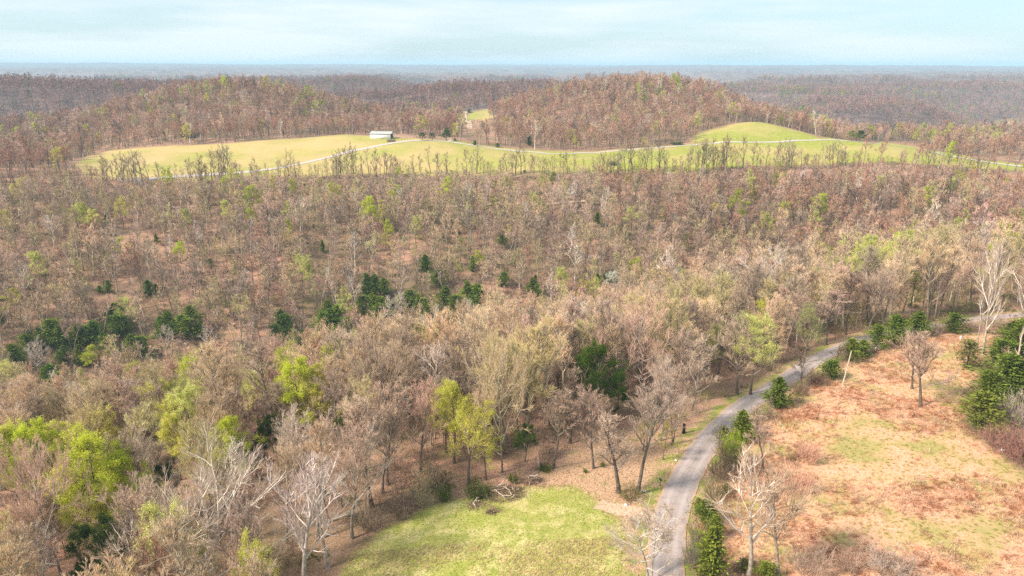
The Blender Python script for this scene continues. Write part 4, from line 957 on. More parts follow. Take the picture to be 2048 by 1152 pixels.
# single trees picked out of the photograph keep a clear view: thin the mass in front of them
_tx, _ty, _td = project(X, Y, height(X, Y) + 17)
for (lx, ly, lz, lH, lw, lowfrac) in LANDMARKS:
    ax, ay, ad = project(lx, ly, lz + lH); bx_, by_, _ = project(lx, ly, lz + lH * lowfrac)
    k &= ~((_td < ad) & (_td > 20) & (np.abs(_tx - ax) < lw * .85 + 1700 / _td) & (_ty < by_ - (by_ - ay) * .15) & (fpy > ay) & (d < 520))
_lz = height(LANE[:, 0], LANE[:, 1]); _lx, _ly, _ld = project(LANE[:, 0], LANE[:, 1], _lz)
for lx, ly, ld in zip(_lx, _ly, _ld):
    if 1480 < lx < 2080: k &= ~((_td < ld) & (np.abs(_tx - lx) < 3200 / _td) & (_ty < ly + 6) & (fpy > ly))
for (q0, q1, q2, q3, dmax) in [(925, 213, 996, 246, 1000), (1865, 234, 2070, 292, 832), (1392, 240, 1650, 286, 668), (1560, 268, 2060, 280, 0)]:
    k &= ~((_tx > q0) & (_tx < q2) & (_ty > q1 - 4) & (_ty < q3) & (d < dmax) & (d > 300))
k &= ~(onslope & (gap > .57) & (rng.uniform(size=len(X)) < .45))
X, Y, d = X[k], Y[k], d[k]
Zt = height(X, Y)
sc = rng.normal(1, .20, len(X)).clip(.5, 1.45)
sc *= np.where(d < 250, .90, np.where(d < 520, .90, .88)) * np.where(d > 2100, 1.15, np.where(d > 1150, 1.05, 1.0))
le = dist_line(lower_edge, X, Y); infront = Y < np.interp(X, lower_edge[:, 0], lower_edge[:, 1])
cap = np.where(infront & (le < 60), np.interp(le, [0, 12, 60], [.40, .52, .92]), 9.); sc = np.minimum(sc, cap * rng.uniform(.8, 1.1, len(X)))
# colour
n1 = fbm(X / 60 + 2, Y / 60, 3); n2 = fbm(X / 210 - 7, Y / 210, 3); u = rng.uniform(size=len(X))
names = [PT, TN, GB, OT, PG, RB, DK]
Wt = np.zeros((len(X), 7))
near_, slope_, hill_ = d < 260, (d >= 260) & (d < 530), d >= 530
Wt[near_] = [.15, .36, .27, .14, .06, .02, .0]; Wt[slope_] = [.16, .30, .25, .17, .06, .04, .02]; Wt[hill_] = [.18, .04, .10, .04, .02, .52, .10]; Wt[d > 1050] = [.26, .00, .34, .0, .04, .16, .20]
rightside = slope_ & (X > 60) & (d > 400); Wt[rightside] = [.10, .07, .20, .07, .02, .34, .20]
Wt /= Wt.sum(1, keepdims=True)
ci_ = (np.cumsum(Wt, 1) < u[:, None]).sum(1).clip(0, 6)
tint = np.array([PAL[n] for n in names])[ci_]; bark = np.array([BARK[n] for n in names])[ci_]
tint = tint * (1 + rng.normal(0, 1, (len(X), 1)) * np.where(d > 1050, .05, .12)[:, None]).clip(.65, 1.35) * rng.normal(1, .03, (len(X), 3))
haze_tone = np.interp(d, [950, 1250], [1., .62])[:, None] * (1 + .5 * (n1 - .5)[:, None] * (d > 950)[:, None])       # distance haze painted into tint and bark: crowns darken away from the camera
bark = bark * rng.normal(1, .15, (len(X), 1)).clip(.6, 1.4)
# a share of the crowns is in young leaf, in drifts
p_green = np.where(near_, .04 + .22 * (X < -20) * sstep(.45, .60, n1), np.where(slope_, .035, np.where(d > 1050, .01, .03) + np.where(d > 1050, .16, .12) * sstep(.52, .64, n2) * sstep(.44, .60, n1)))
leafy = rng.uniform(size=len(X)) < p_green
gt = np.array([GRN, GRN_Y, GRN_P])[rng.integers(0, 3, len(X))] * rng.uniform(.7, 1.0, (len(X), 1))
tint = tint * haze_tone * np.where(d[:, None] > 1050, np.array([1.12, .92, .96]), 1.0); bark = bark * haze_tone  # purplish haze cast of the distance also put into the far crowns' tint
tint = np.where(leafy[:, None], gt * np.interp(d, [950, 1250], [1., .75])[:, None], tint)  # leafy crowns get a weaker painted distance darkening
ever = (~leafy) & (rng.uniform(size=len(X)) < np.where(d > 530, .012, np.where(d > 260, .022, .006)))
tint = np.where(ever[:, None], np.array(CED), tint); sc = np.where(ever & (d < 530), sc * .8, sc)
# the 300 that show largest become trees of their own
tpx, tpy, dep = project(X, Y, Zt + 17 * sc)
bpx, bpy_, _ = project(X, Y, Zt)
inview = (tpx > -30) & (tpx < 2078) & (tpy < 1150) & (bpy_ > 100)
size = np.where(inview & ~leafy & ~ever & (d < 420), sc / dep, 0)
pick = np.argsort(-size)[:262]
pickset = np.zeros(len(X), bool); pickset[pick] = True
LM = [('the utility pole', 1688, 715), ('the brush pile', 1010, 990), ('the yellow-budding lawn tree', 942, 870), ('the large lime green tree', 190, 940), ('the bone-white dead-limbed tree', 470, 940),
      ('the broad pale corner tree', 400, 1070), ('the big domed bare tree', 990, 790), ('the green-flowering lane tree', 1510, 690), ('the vine-covered trees', 1190, 740), ('the twin white-barked trees', 1958, 600),
      ('the bend of the lane', 1430, 840), ('the leaf-strewn clearing', 1200, 890), ('the bright ridge-crest lime tree', 605, 760), ('the pale ridge lime tree', 378, 800), ('the bright green near-wood tree', 458, 880), ('the pink redbud', 505, 885),
      ('the stout left-edge tree', 80, 1020), ('the bottom-left ivy-clad tree', 205, 1090), ('the left end of the lawn', 720, 1080), ('the fan-shaped pale tree', 590, 860), ('the pinkish crown above the vines', 1290, 660), ('the pointed cedars by the lane', 1800, 650), ('the left-edge lime trees', 50, 880)]
LMXY = np.array([(a, b_) for _, a, b_ in LM])
slots = {}
for i in pick:
    cx_, cyy = tpx[i], (tpy[i] + bpy_[i]) / 2 - 10
    j = int(np.argmin((LMXY[:, 0] - cx_) ** 2 + (LMXY[:, 1] - cyy) ** 2)); dx, dy = cx_ - LMXY[j, 0], cyy - LMXY[j, 1]
    rel = ('right of' if dx > 0 else 'left of') if abs(dx) > abs(dy) else ('in front of' if dy > 0 else 'behind')
    slots.setdefault((j, rel), []).append((dx * dx + dy * dy, i))
ORD = ['nearest', 'second', 'third', 'fourth', 'fifth', 'sixth', 'seventh', 'eighth', 'ninth', 'tenth', 'eleventh', 'twelfth', 'thirteenth', 'fourteenth', 'fifteenth', 'sixteenth', 'seventeenth', 'eighteenth', 'nineteenth', 'twentieth'] + ['twenty-' + w for w in ('first', 'second', 'third', 'fourth', 'fifth', 'sixth', 'seventh', 'eighth', 'ninth')] + ['thirtieth'] + ['thirty-' + w for w in ('first', 'second', 'third', 'fourth', 'fifth', 'sixth', 'seventh', 'eighth', 'ninth')] + ['fortieth']
for (j, rel), L in slots.items():
    for o_, (_, i) in enumerate(sorted(L)):
        key = random.choice(['wood0', 'wood1', 'wood2', 'wood3', 'wood4', 'wood5', 'open0', 'open1', 'open3'])
        if names[ci_[i]] == PG: key = random.choice(['pale0', 'pale1', 'pale2', 'open2'])
        lab = '%s bare tree, %s one %s %s' % (names[ci_[i]], ORD[min(o_, 39)], rel, LM[j][0])
        tree('bare_tree', key, X[i], Y[i], sc[i] * 18.5 / nat(key), rng.uniform(0, 6.28), tint[i], bark[i], lab, 'tree', 'bare trees of the near wood', sxy=rng.uniform(.9, 1.2))
m = ~pickset
Xm, Ym, Zm, dm = X[m], Y[m], Zt[m], d[m]
n = len(Xm); lf, ev = leafy[m], ever[m]
pk = np.where(dm < 270, rng.integers(23, 29, n), np.where(dm < 1150, rng.integers(0, 5, n), rng.integers(9, 13, n)))
pk = np.where(lf, np.where(dm < 300, rng.integers(29, 32, n), np.where(dm < 1150, rng.integers(5, 7, n), rng.integers(13, 15, n))), pk)
pk = np.where(ev, np.where(dm < 1150, rng.integers(7, 9, n), rng.integers(15, 17, n)), pk)
for i in range(6): mass('near', (H_WOOD[:3] + H_SLIM[:2] + H_OPEN[:1])[i])
for i in range(3): mass('near_budding', hardwood(531 + i, H=16, cb=.34, spread=.28, dense=.6, leaves=7000, leaf=.17, vase=.65))
rot = np.c_[rng.normal(0, .05, n), rng.normal(0, .05, n), rng.uniform(0, 6.28, n)]
sx = sc[m] * rng.uniform(.9, 1.25, n)
scatter('woods', np.c_[Xm, Ym, Zm], pk, rot, np.c_[sx, sx, sc[m]], tint[m], bark[m], PROTO, 'bare spring woods covering the valley slopes and far hills')
# undergrowth: low brush and saplings beneath the trees
Xu, Yu = jgrid(2.9, 45, 560, 42); k = ~open_land(Xu, Yu) & (fbm(Xu / 14, Yu / 14, 3) > .40); Xu, Yu = Xu[k], Yu[k]
k = clear_of_placed(Xu, Yu) | (rng.uniform(size=len(Xu)) < .5); Xu, Yu = Xu[k], Yu[k]
n = len(Xu); pk = rng.choice([17, 18, 19, 20, 21, 22], n, p=[.24, .24, .24, .07, .07, .14])
gn = fbm(Xu / 45 + 30, Yu / 45, 3)
ut = np.array([(.42, .28, .21), (.46, .34, .22), (.34, .21, .16)])[rng.integers(0, 3, n)] * rng.uniform(.7, 1.2, (n, 1))
ut = np.where((pk == 22)[:, None], np.array([.12, .15, .03]) * rng.uniform(.6, 1.5, (n, 1)), ut)
ut = np.where(((gn > .55) & (rng.uniform(size=n) < .5))[:, None], ut * np.array([.72, .95, .5]), ut)
us = rng.uniform(.6, 1.3, n)
scatter('undergrowth', np.c_[Xu, Yu, height(Xu, Yu)], pk, np.c_[np.zeros((n, 2)), rng.uniform(0, 6.28, n)], np.c_[us, us, us * rng.uniform(.6, 1.1, n)], ut, ut * .9, PROTO, 'low brown brush and saplings on the woodland floor')
# ------------------------------------------------------------------ buildings, poles, piles and other small things
def box(k, x0, x1, y0, y1, z0, z1, m=0):
    V = np.array([(x, y, z) for x in (x0, x1) for y in (y0, y1) for z in (z0, z1)], float)
    k.add((V, np.array([(0, 1, 3, 2), (4, 6, 7, 5), (0, 4, 5, 1), (2, 3, 7, 6), (0, 2, 6, 4), (1, 5, 7, 3)])), m)
def empty(name, loc, rz, label, cat, group=None):
    o = bpy.data.objects.new(name, None); C.objects.link(o); o.location = loc; o.rotation_euler = (0, 0, rz); o.empty_display_size = .5
    return set_props(o, label, cat, group)
def part(name, parent, kit, mats, smooth=False): return link(name, kit.mesh(name, mats, smooth), parent)
def bent(pts, r0, r1, sides=6):
    p = np.array(pts, float)[None]; return tubes(p, np.array([r0]), np.array([r1]), sides)
M_WHITE = plain('white_siding', (.80, .78, .75), .5, .10, .8); M_ROOF = plain('grey_metal_roof', (.42, .42, .41), .45, .2, .6)
M_DARKTRIM = plain('dark_trim', (.07, .06, .06), .7); M_WOOD = plain('weathered_wood', (.24, .18, .13), .9, .4, 4.); M_POLE = plain('pale_pole_wood', (.55, .46, .38), .85, .25, 2.)
M_BLACK = plain('black_plastic', (.02, .02, .022), .6); M_PLASTIC = plain('white_plastic', (.78, .80, .82), .45, .08, 6.); M_STEEL = plain('steel', (.38, .38, .39), .4, .15, 5., .7)
M_DEAD = plain('dead_pale_wood', (.56, .45, .36), .9, .3, 3.); M_DEADDK = plain('dead_brown_twigs', (.27, .18, .13), .9, .35, 2.); M_BREAK = plain('fresh_broken_wood', (.70, .50, .30), .9, .2, 6.)
M_EARTH = plain('barn_floor', (.22, .16, .12), .95)
# white pole barn above the farm road
bx0, by0, bz0 = hit(742, 278.5); bx1, by1, _ = hit(783, 278)
bl = math.hypot(bx1 - bx0, by1 - by0); BL, BW, BE, BR = 18.6, 10.0, 4.4, 6.2
barn = empty('barn', ((bx0 + bx1) / 2, (by0 + by1) / 2 + 5, min(h1(bx0, by0), h1(bx1, by1), h1(bx1, by1 + 9)) + .1), -.16, 'white metal pole barn with grey gable roof on the far pasture', 'barn')
k = Kit(); box(k, -BL / 2, BL / 2 - .0, -BW / 2, -BW / 2 + .08, -.6, BE - .45); fw = part('wall', barn, k, [M_WHITE])
k = Kit()
for i in range(31): box(k, -BL / 2 + .3 + i * .6 - .03, -BL / 2 + .3 + i * .6 + .03, -BW / 2 - .035, -BW / 2 - .002, -.6, BE - .5)
part('siding_rib', fw, k, [M_WHITE])['kind'] = 'stuff'
k = Kit(); box(k, -BL / 2, BL / 2, -BW / 2 - .06, -BW / 2 + .06, BE - .44, BE - .05); part('eave_trim', barn, k, [M_DARKTRIM])
k = Kit(); box(k, -BL / 2, BL / 2, BW / 2 - .08, BW / 2, -.6, BE - .05); part('wall', barn, k, [M_WHITE])
k = Kit(); V = np.array([(-BL / 2 - .004, -BW / 2, -.6), (-BL / 2 - .004, BW / 2, -.6), (-BL / 2 - .004, BW / 2, BE), (-BL / 2 - .004, 0, BR), (-BL / 2 - .004, -BW / 2, BE)], float); V2 = V + np.array([.08, 0, 0])
k.add((np.vstack([V, V2]), np.array([(0, 1, 2, 3), (0, 3, 4, 4), (5, 8, 7, 6), (5, 9, 8, 8)])[:, :4]), 0)
me = bpy.data.meshes.new('wall'); me.from_pydata([tuple(v) for v in np.vstack([V, V2])], [], [(0, 4, 3, 2, 1), (5, 6, 7, 8, 9)] + [(i, (i + 1) % 5, (i + 1) % 5 + 5, i + 5) for i in range(5)]); me.materials.append(M_WHITE); link('wall', me, barn)
me = bpy.data.meshes.new('gable'); xg = BL / 2 - .06
me.from_pydata([(xg, -BW / 2, BE), (xg, BW / 2, BE), (xg, 0, BR), (xg + .06, -BW / 2, BE), (xg + .06, BW / 2, BE), (xg + .06, 0, BR)], [], [(0, 2, 1), (3, 4, 5), (0, 1, 4, 3), (1, 2, 5, 4), (2, 0, 3, 5)]); me.materials.append(M_WHITE); link('gable', me, barn)
for s in (-1, 1):
    k = Kit(); oh, ov = .45, .5; n_ = 24
    xs = np.linspace(-BL / 2 - ov, BL / 2 + ov, n_ * 2 + 1); zc = np.where(np.arange(len(xs)) % 2, .05, 0.)
    e = np.stack([xs, np.full_like(xs, s * (BW / 2 + oh)), BE - oh * (BR - BE) / (BW / 2) + .06 + zc], 1); r_ = np.stack([xs, np.full_like(xs, 0.), np.full_like(xs, BR + .06) + zc], 1)
    V = np.vstack([e, r_, e - [0, 0, .05], r_ - [0, 0, .05]]); m_ = len(xs); i = np.arange(m_ - 1)
    k.add((V, np.vstack([np.stack([i, i + 1, i + 1 + m_, i + m_], 1), np.stack([i + 2 * m_, i + 3 * m_, i + 1 + 3 * m_, i + 1 + 2 * m_], 1), np.stack([i, i + 2 * m_, i + 1 + 2 * m_, i + 1], 1)])), 0)
    rf = part('roof_slope', barn, k, [M_ROOF])
k = Kit(); box(k, -BL / 2 - .5, BL / 2 + .5, -.18, .18, BR + .10, BR + .18); part('ridge_cap', barn, k, [M_ROOF])
for yy in (-BW / 2 + .15, -1.7, 1.7, BW / 2 - .15):
    k = Kit(); box(k, BL / 2 - .22, BL / 2 - .02, yy - .1, yy + .1, -.6, BE - .02); part('post', barn, k, [M_WHITE if abs(yy) > 2 else M_WOOD])
k = Kit(); box(k, BL / 2 - .05, BL / 2 + .02, 1.85, BW / 2 - .27, -.3, BE - .1)
dr = part('sliding_door', barn, k, [M_WHITE]); k = Kit(); box(k, BL / 2 + .022, BL / 2 + .08, 1.85, BW / 2 - .3, 1.9, 2.1); part('door_rail', dr, k, [M_STEEL])
k = Kit(); box(k, -BL / 2 + .1, BL / 2, -BW / 2 + .1, BW / 2 - .1, -.6, .02); part('floor', barn, k, [M_EARTH])
# stack of old timbers beside the farm road
tx, ty, tz = hit(783, 284)
ts = empty('timber_stack', (tx, ty, tz - .05), .16, 'stack of dark brown old timbers beside the farm road, below the white barn', 'timber stack')
r_ = np.random.default_rng(77)
for lay in range(5):
    for j in range(4 - lay // 2):
        k = Kit(); L_ = 7.4 * r_.uniform(.8, 1.05); o_ = r_.uniform(-.4, .4); y_ = (j - 1.5 + lay * .25) * .55
        k.add(bent([(-L_ / 2 + o_, y_, .24 + lay * .44), (o_, y_ + r_.uniform(-.05, .05), .25 + lay * .44), (L_ / 2 + o_, y_, .24 + lay * .44)], .25, .20, 7), 0); part('log', ts, k, [M_WOOD if r_.uniform() < .7 else M_DARKTRIM], True)
# post and wire fence along the farm road
pf = [hit(a, b_) for a, b_ in zip(np.linspace(797, 905, 19), 280.2 - 3.2 * np.sin(np.linspace(0, 3.0, 19)))]
fn = empty('pasture_fence', pf[0], 0, 'low dark post and wire fence along the farm road near the barn', 'fence')
for i, q in enumerate(pf):
    k = Kit(); o3 = np.array(q) - np.array(pf[0]); o3[2] = h1(q[0], q[1]) - pf[0][2]
    k.add(bent([o3 + [0, 0, -.3], o3 + [.02, 0, 1.5]], .11, .09, 6), 0); part('post', fn, k, [M_WOOD])
for hh in (.6, 1.2):
    k = Kit(); k.add(bent([np.array(q) - np.array(pf[0]) + [0, 0, h1(q[0], q[1]) - q[2] + hh] for q in pf], .025, .025, 3), 0); part('wire', fn, k, [M_STEEL])
gx, gy, gz = hit(902, 283)
gt_ = empty('rail_gate', (gx, gy, gz), .05, 'short white rail gate where the farm road tops the rise', 'gate')
for xx in (-1.9, 0, 1.9):
    k = Kit(); box(k, xx - .1, xx + .1, -.1, .1, -.3, 1.5); part('post', gt_, k, [M_WHITE])
for zz in (.5, .95, 1.35):
    k = Kit(); box(k, -1.95, 1.95, -.14, -.10, zz - .1, zz + .1); part('rail', gt_, k, [M_WHITE])
# black box blind at the pasture edge
x_, y_, z_ = hit(1049, 346)
bb = empty('hunting_blind', (x_, y_, z_), .2, 'small black box blind with pale lid at the pasture edge', 'blind')
k = Kit(); box(k, -.75, .75, -.75, .75, .5, 2.2); cb_ = part('cabin', bb, k, [M_BLACK])
k = Kit(); box(k, -.9, .9, -.9, .9, 2.203, 2.36); part('roof', bb, k, [M_PLASTIC])
k = Kit(); box(k, -.45, .45, -.77, -.752, 1.4, 1.8); part('window', cb_, k, [M_STEEL])
for sx_ in (-.6, .6):
    for sy_ in (-.6, .6):
        k = Kit(); box(k, sx_ - .06, sx_ + .06, sy_ - .06, sy_ + .06, -.3, .498); part('leg', bb, k, [M_WOOD])
# leaning utility pole
x_, y_, z_, H_ = by_base(1684, 773, 68)
up = empty('utility_pole', (x_, y_, h1(x_, y_)), 0, 'pale wooden utility pole leaning slightly right beside the lane', 'utility pole')
top = np.array([1.05, .1, H_])
k = Kit(); k.add(bent([(0, 0, -.8), top * .5 + [.05, 0, 0], top], .19, .12, 10), 0); part('shaft', up, k, [M_POLE], True)
k = Kit(); k.add(bent([top * .97, top * .97 + [0, 0, .5]], .05, .03, 6), 0); part('insulator', up, k, [M_PLASTIC])
k = Kit(); k.add(bent([top * .93, (4.2, -1.0, h1(x_ + 4.2, y_ - 1.0) - h1(x_, y_))], .02, .02, 4), 0); part('guy_wire', up, k, [M_STEEL])
# white tubes and markers along the field edge
for (px, py, hpx, wd, lean, lab) in [(1665, 760, 6, .26, .0, 'short white plastic tube right beside the low wide cedar'), (1748, 704, 9, .20, .35, 'slanting pale white tube under the stocky dark cedar'), (1709, 726, 5, .2, .05, 'faint white tube under the rounded cedar behind the pole'), (1921, 679, 7, .24, -.05, 'white tube between the flat-topped and the sparse olive cedar'),
                               (1487, 890, 7, .28, 0, 'squat white tube at the foot of the two-tone cedar'), (1465, 944, 15, .14, .05, 'tall thin white stake below the lime green shrub'), (1444, 1016, 11, .16, -.1, 'thin white stake left of the white-barked field tree'), (1433, 1091, 9, .2, .05, 'white tube in the field beside the smaller roadside cedar')]:
    x_, y_, z_, H_ = by_base(px, py, hpx)
    t_ = empty('tree_tube', (x_, y_, h1(x_, y_)), 0, lab, 'tree tube', 'white tubes along the field edge')
    k = Kit(); k.add(bent([(0, 0, -.05), (lean * H_, 0, H_)], wd, wd * .95, 10), 0); part('tube', t_, k, [M_PLASTIC], True)
    k = Kit(); k.add(bent([(wd + .04, 0, -.3), (wd + .04 + lean * H_, 0, H_ * 1.12)], .03, .03, 5), 0); part('stake', t_, k, [M_POLE])
# scraps
def crumple(seed, sx_, sy_, sz_):
    r = np.random.default_rng(seed); k = Kit(); n_, m_ = 8, 6
    th = np.linspace(0, 2 * np.pi, n_, endpoint=False); ph = np.linspace(-1.4, 1.4, m_)
    V = np.array([[sx_ * math.cos(a) * math.cos(b_), sy_ * math.sin(a) * math.cos(b_), sz_ * (math.sin(b_) + .9)] for b_ in ph for a in th]) * r.uniform(.75, 1.2, (n_ * m_, 1))
    i = np.arange(n_ * m_).reshape(m_, n_); j = np.roll(i, -1, 1)
    k.add((V, np.stack([i[:-1], j[:-1], j[1:], i[1:]], -1).reshape(-1, 4)), 0); return k
for (px, py, s_, lab) in [(2005, 903, .34, 'white scrap lying in the grass before the bramble mound'), (1288, 987, .28, 'white scrap on the leaves near the lane edge'), (1252, 1012, .24, 'small white scrap beside the driveway'), (1352, 922, .22, 'pale pink scrap on the left verge of the lane')]:
    x_, y_, z_ = hit(px, py); o = link('plastic_scrap', crumple(int(px), s_ * 1.3, s_, s_ * .6).mesh('plastic_scrap', [M_PLASTIC]), None, (x_, y_, h1(x_, y_))); set_props(o, lab, 'scrap', 'white scraps on the ground')
# mailbox by the drive
x_, y_, z_, H_ = by_base(1320, 973, 20)
mb = empty('mailbox', (x_, y_, h1(x_, y_)), .4, 'dark mailbox on a thin post beside the lane, above the driveway', 'mailbox')
k = Kit(); box(k, -.07, .07, -.07, .07, -.3, 1.15); part('post', mb, k, [M_WOOD])
k = Kit(); a_ = np.linspace(0, np.pi, 8); pr = np.r_[np.c_[np.cos(a_) * .14, 1.35 + np.sin(a_) * .14], [[-.14, 1.152], [.14, 1.152]]]; n_ = len(pr)
V = np.r_[np.c_[pr[:, 0], np.full(n_, -.3), pr[:, 1]], np.c_[pr[:, 0], np.full(n_, .3), pr[:, 1]]]
me = bpy.data.meshes.new('box'); me.from_pydata([tuple(v) for v in V], [], [tuple(range(n_)), tuple(range(2 * n_ - 1, n_ - 1, -1))] + [(i, i + n_, (i + 1) % n_ + n_, (i + 1) % n_) for i in range(n_)]); me.materials.append(M_DARKTRIM); link('box', me, mb)
k = Kit(); box(k, .145, .165, -.2, -.16, 1.3, 1.55); part('flag', mb, k, [M_BREAK])
# black hollow stump at the wood edge by the bend
def stump(px, py, hpx, r0, lab, mat, jag=.35, lean=0., name='tree_stump', cap=None):
    x_, y_, z_, H_ = by_base(px, py, hpx); o = empty(name, (x_, y_, h1(x_, y_)), 0, lab, 'stump')
    r = np.random.default_rng(int(px)); n_ = 10; th = np.linspace(0, 2 * np.pi, n_, endpoint=False); lev = np.linspace(0, 1, 6); V = []
    for t in lev:
        for a in th:
            rr = r0 * (1.45 - .55 * min(1, t * 2.2)) * (1 + .12 * math.sin(3 * a + 2)); zz = -.3 + (H_ + .3) * t + (jag * r0 * 4 * (math.sin(a * 2 + px) * .5 + r.uniform(-.3, .5)) if t == 1 else 0)
            V.append((rr * math.cos(a) + lean * H_ * t, rr * math.sin(a), zz))
    i = np.arange(len(V)).reshape(6, n_); j = np.roll(i, -1, 1); k = Kit(); k.add((np.array(V), np.stack([i[:-1], j[:-1], j[1:], i[1:]], -1).reshape(-1, 4)), 0); part('trunk', o, k, [mat], True)
    V = [(lean * H_, 0, H_ - .15)] + V[-n_:]; k = Kit(); k.add((np.array(V), np.array([(0, a + 1, (a + 1) % n_ + 1) for a in range(n_)])), 0); part('broken_top', o, k, [cap or mat]); return o
stump(1367, 868, 18, .30, 'black burnt-looking stump at the wood edge by the bend', M_BLACK, .15)
stump(1079, 944, 24, .22, 'tall broken trunk with raw orange top at the wood edge', M_DEAD, .9, -.12, 'broken_trunk', M_BREAK)
# fallen logs
for (p0, p1, r0, mat, lab) in [((1048, 962), (1076, 945), .30, M_DEAD, 'pale fallen trunk beside the tall broken trunk'), ((970, 905), (1022, 892), .16, M_DEAD, 'thin pale log lying in the wood behind the lawn'), ((1255, 842), (1345, 838), .22, M_WOOD, 'dark fallen log in the wood above the clearing'), ((1410, 800), (1470, 792), .16, M_WOOD, 'dark fallen log along the wood edge by the lane'), ((1955, 697), (1978, 700), .28, M_DEAD, 'grey log on the ground behind the sparse olive cedar'), ((536, 548), (575, 528), .2, M_DEAD, 'pale fallen trunk on the open far slope, left of centre'), ((1150, 492), (1172, 470), .2, M_WOOD, 'dark leaning trunk on the bare red part of the far slope'), ((258, 602), (300, 590), .2, M_DEAD, 'pale fallen trunk above the left valley cedars')]:
    a_, b_ = np.array(hit(*p0)), np.array(hit(*p1)); o = empty('fallen_log', tuple(a_), 0, lab, 'log')
    d_ = b_ - a_; k = Kit(); k.add(bent([(0, 0, .2), d_ * .5 + [.1, .1, .25], d_ + [0, 0, .3]], r0, r0 * .65, 9), 0); part('trunk', o, k, [mat], True)
    k = Kit(); k.add(bent([d_ * .6 + [0, 0, .3], d_ * .7 + [.3, -.5, 1.1]], r0 * .3, r0 * .1, 5), 0); part('branch_stub', o, k, [mat])
# brush piles
def brush_pile(px, py, wpx, lab, nb, nt_, mat_b, mat_t, hgt):
    x_, y_, z_ = hit(px, py); R_ = wpx / F_PX * project(x_, y_, z_)[2] / 2; o = empty('brush_pile', (x_, y_, h1(x_, y_)), 0, lab, 'brush pile')
    r = np.random.default_rng(int(px)); n_ = nt_
    a = r.uniform(0, 2 * np.pi, n_); rr = np.sqrt(r.uniform(0, 1, n_)) * R_
    p = np.c_[np.cos(a) * rr, np.sin(a) * rr * .7, hgt * (1 - (rr / R_) ** 2) * r.uniform(0, 1, n_)]
    d_ = unit(np.c_[r.normal(0, 1, (n_, 2)), r.normal(0, .3, n_)]); q = paths(p, d_, r.uniform(.6, 2.2, n_), 4, 0, .25, r); k = Kit(); k.add(ribbons(q, np.full(n_, .06), np.full(n_, .025), r), 0)
    part('twigs', o, k, [mat_t])['kind'] = 'stuff'
    for i in range(nb):
        a = r.uniform(0, 6.28); s0 = np.array([math.cos(a) * R_ * r.uniform(.2, .7), math.sin(a) * R_ * .5, hgt * r.uniform(.4, .9)]); d0 = unit(np.array([-math.cos(a) + r.normal(0, .6), r.normal(0, .6), r.normal(-.05, .25)]))
        q = paths(s0[None], d0[None], np.array([R_ * r.uniform(.7, 1.3)]), 6, 0, .28, r); k = Kit(); k.add(tubes(q, np.array([.13]), np.array([.05]), 6), 0)
        p2, d2, l2 = spawn(q, np.array([R_]), 2, .3, .8, .7, .4, .05, r); k2 = Kit(); k2.add(tubes(paths(p2, d2, l2, 3, 0, .2, r), np.array([.06, .06]), np.array([.02, .02]), 4), 0)
        br_ = part('branch', o, k, [mat_b], True); part('side_branch', br_, k2, [mat_b])['kind'] = 'stuff'
brush_pile(1010, 990, 92, 'large pile of cut branches and pale limbs at the lawn edge', 11, 900, M_DEAD, M_DEADDK, 1.5)
brush_pile(985, 1028, 26, 'small heap of grey twigs on the lawn in front of the pile', 2, 160, M_DEAD, M_DEADDK, .5)
brush_pile(955, 1014, 44, 'thin scatter of grey twigs left of the large branch pile', 3, 200, M_DEAD, M_DEADDK, .4)
brush_pile(1062, 965, 40, 'tangle of vines and broken limbs around the fallen trunk', 5, 350, M_DEAD, M_DEADDK, 1.8)
# bone-white dead snags in the right-hand thicket
for (px, py, hpx, lab, sd_, ln) in [(2032, 745, 150, 'tall bone-white dead snag with a hooked limb in the thicket', 5, -.05), (2028, 760, 80, 'forked white dead snag in the thicket', 8, .02), (2018, 752, 52, 'short forked white snag left of the forked one', 9, -.08), (2040, 775, 50, 'broken white snag leaning at the right edge of the thicket', 12, .25)]:
    x_, y_, z_, H_ = by_base(px, py, hpx); o = empty('dead_snag', (x_, y_, h1(x_, y_)), 0, lab, 'dead tree'); r = np.random.default_rng(sd_)
    q = paths(np.array([[0, 0, -.3]]), unit(np.array([[ln, 0, 1.]])), np.array([H_]), 7, .0, .09, r); k = Kit(); k.add(tubes(q, np.array([.26]), np.array([.07]), 7), 0); tr_ = part('trunk', o, k, [M_DEAD], True)
    p2, d2, l2 = spawn(q, np.array([H_]), 5, .4, .95, .9, .3, .1, r)
    for i in range(5):
        k = Kit(); k.add(tubes(paths(p2[i:i + 1], d2[i:i + 1], l2[i:i + 1], 4, .05, .25, r), np.array([.10]), np.array([.03]), 5), 0); part('limb', o, k, [M_DEAD], True)
# radio mast on the far skyline
mp_ = P(615, 133, 6000); mz = h1(mp_[0], mp_[1])
mast = empty('radio_mast', (mp_[0], mp_[1], mz), 0, 'thin radio mast on the far blue skyline, left of centre', 'mast'); mh = 42.
for a_ in (0, 2.09, 4.19):
    k = Kit(); k.add(bent([(1.6 * math.cos(a_), 1.6 * math.sin(a_), -1), (1.0 * math.cos(a_), 1.0 * math.sin(a_), mh)], .35, .3, 4), 0); part('leg', mast, k, [M_STEEL])
k = Kit()
for zz in np.arange(3, mh, 4.):
    for a_ in (0, 2.09, 4.19): k.add(bent([(1.5 * math.cos(a_), 1.5 * math.sin(a_), zz), (1.5 * math.cos(a_ + 2.09), 1.5 * math.sin(a_ + 2.09), zz + 3)], .15, .15, 3), 0)
part('lattice', mast, k, [M_STEEL])['kind'] = 'stuff'
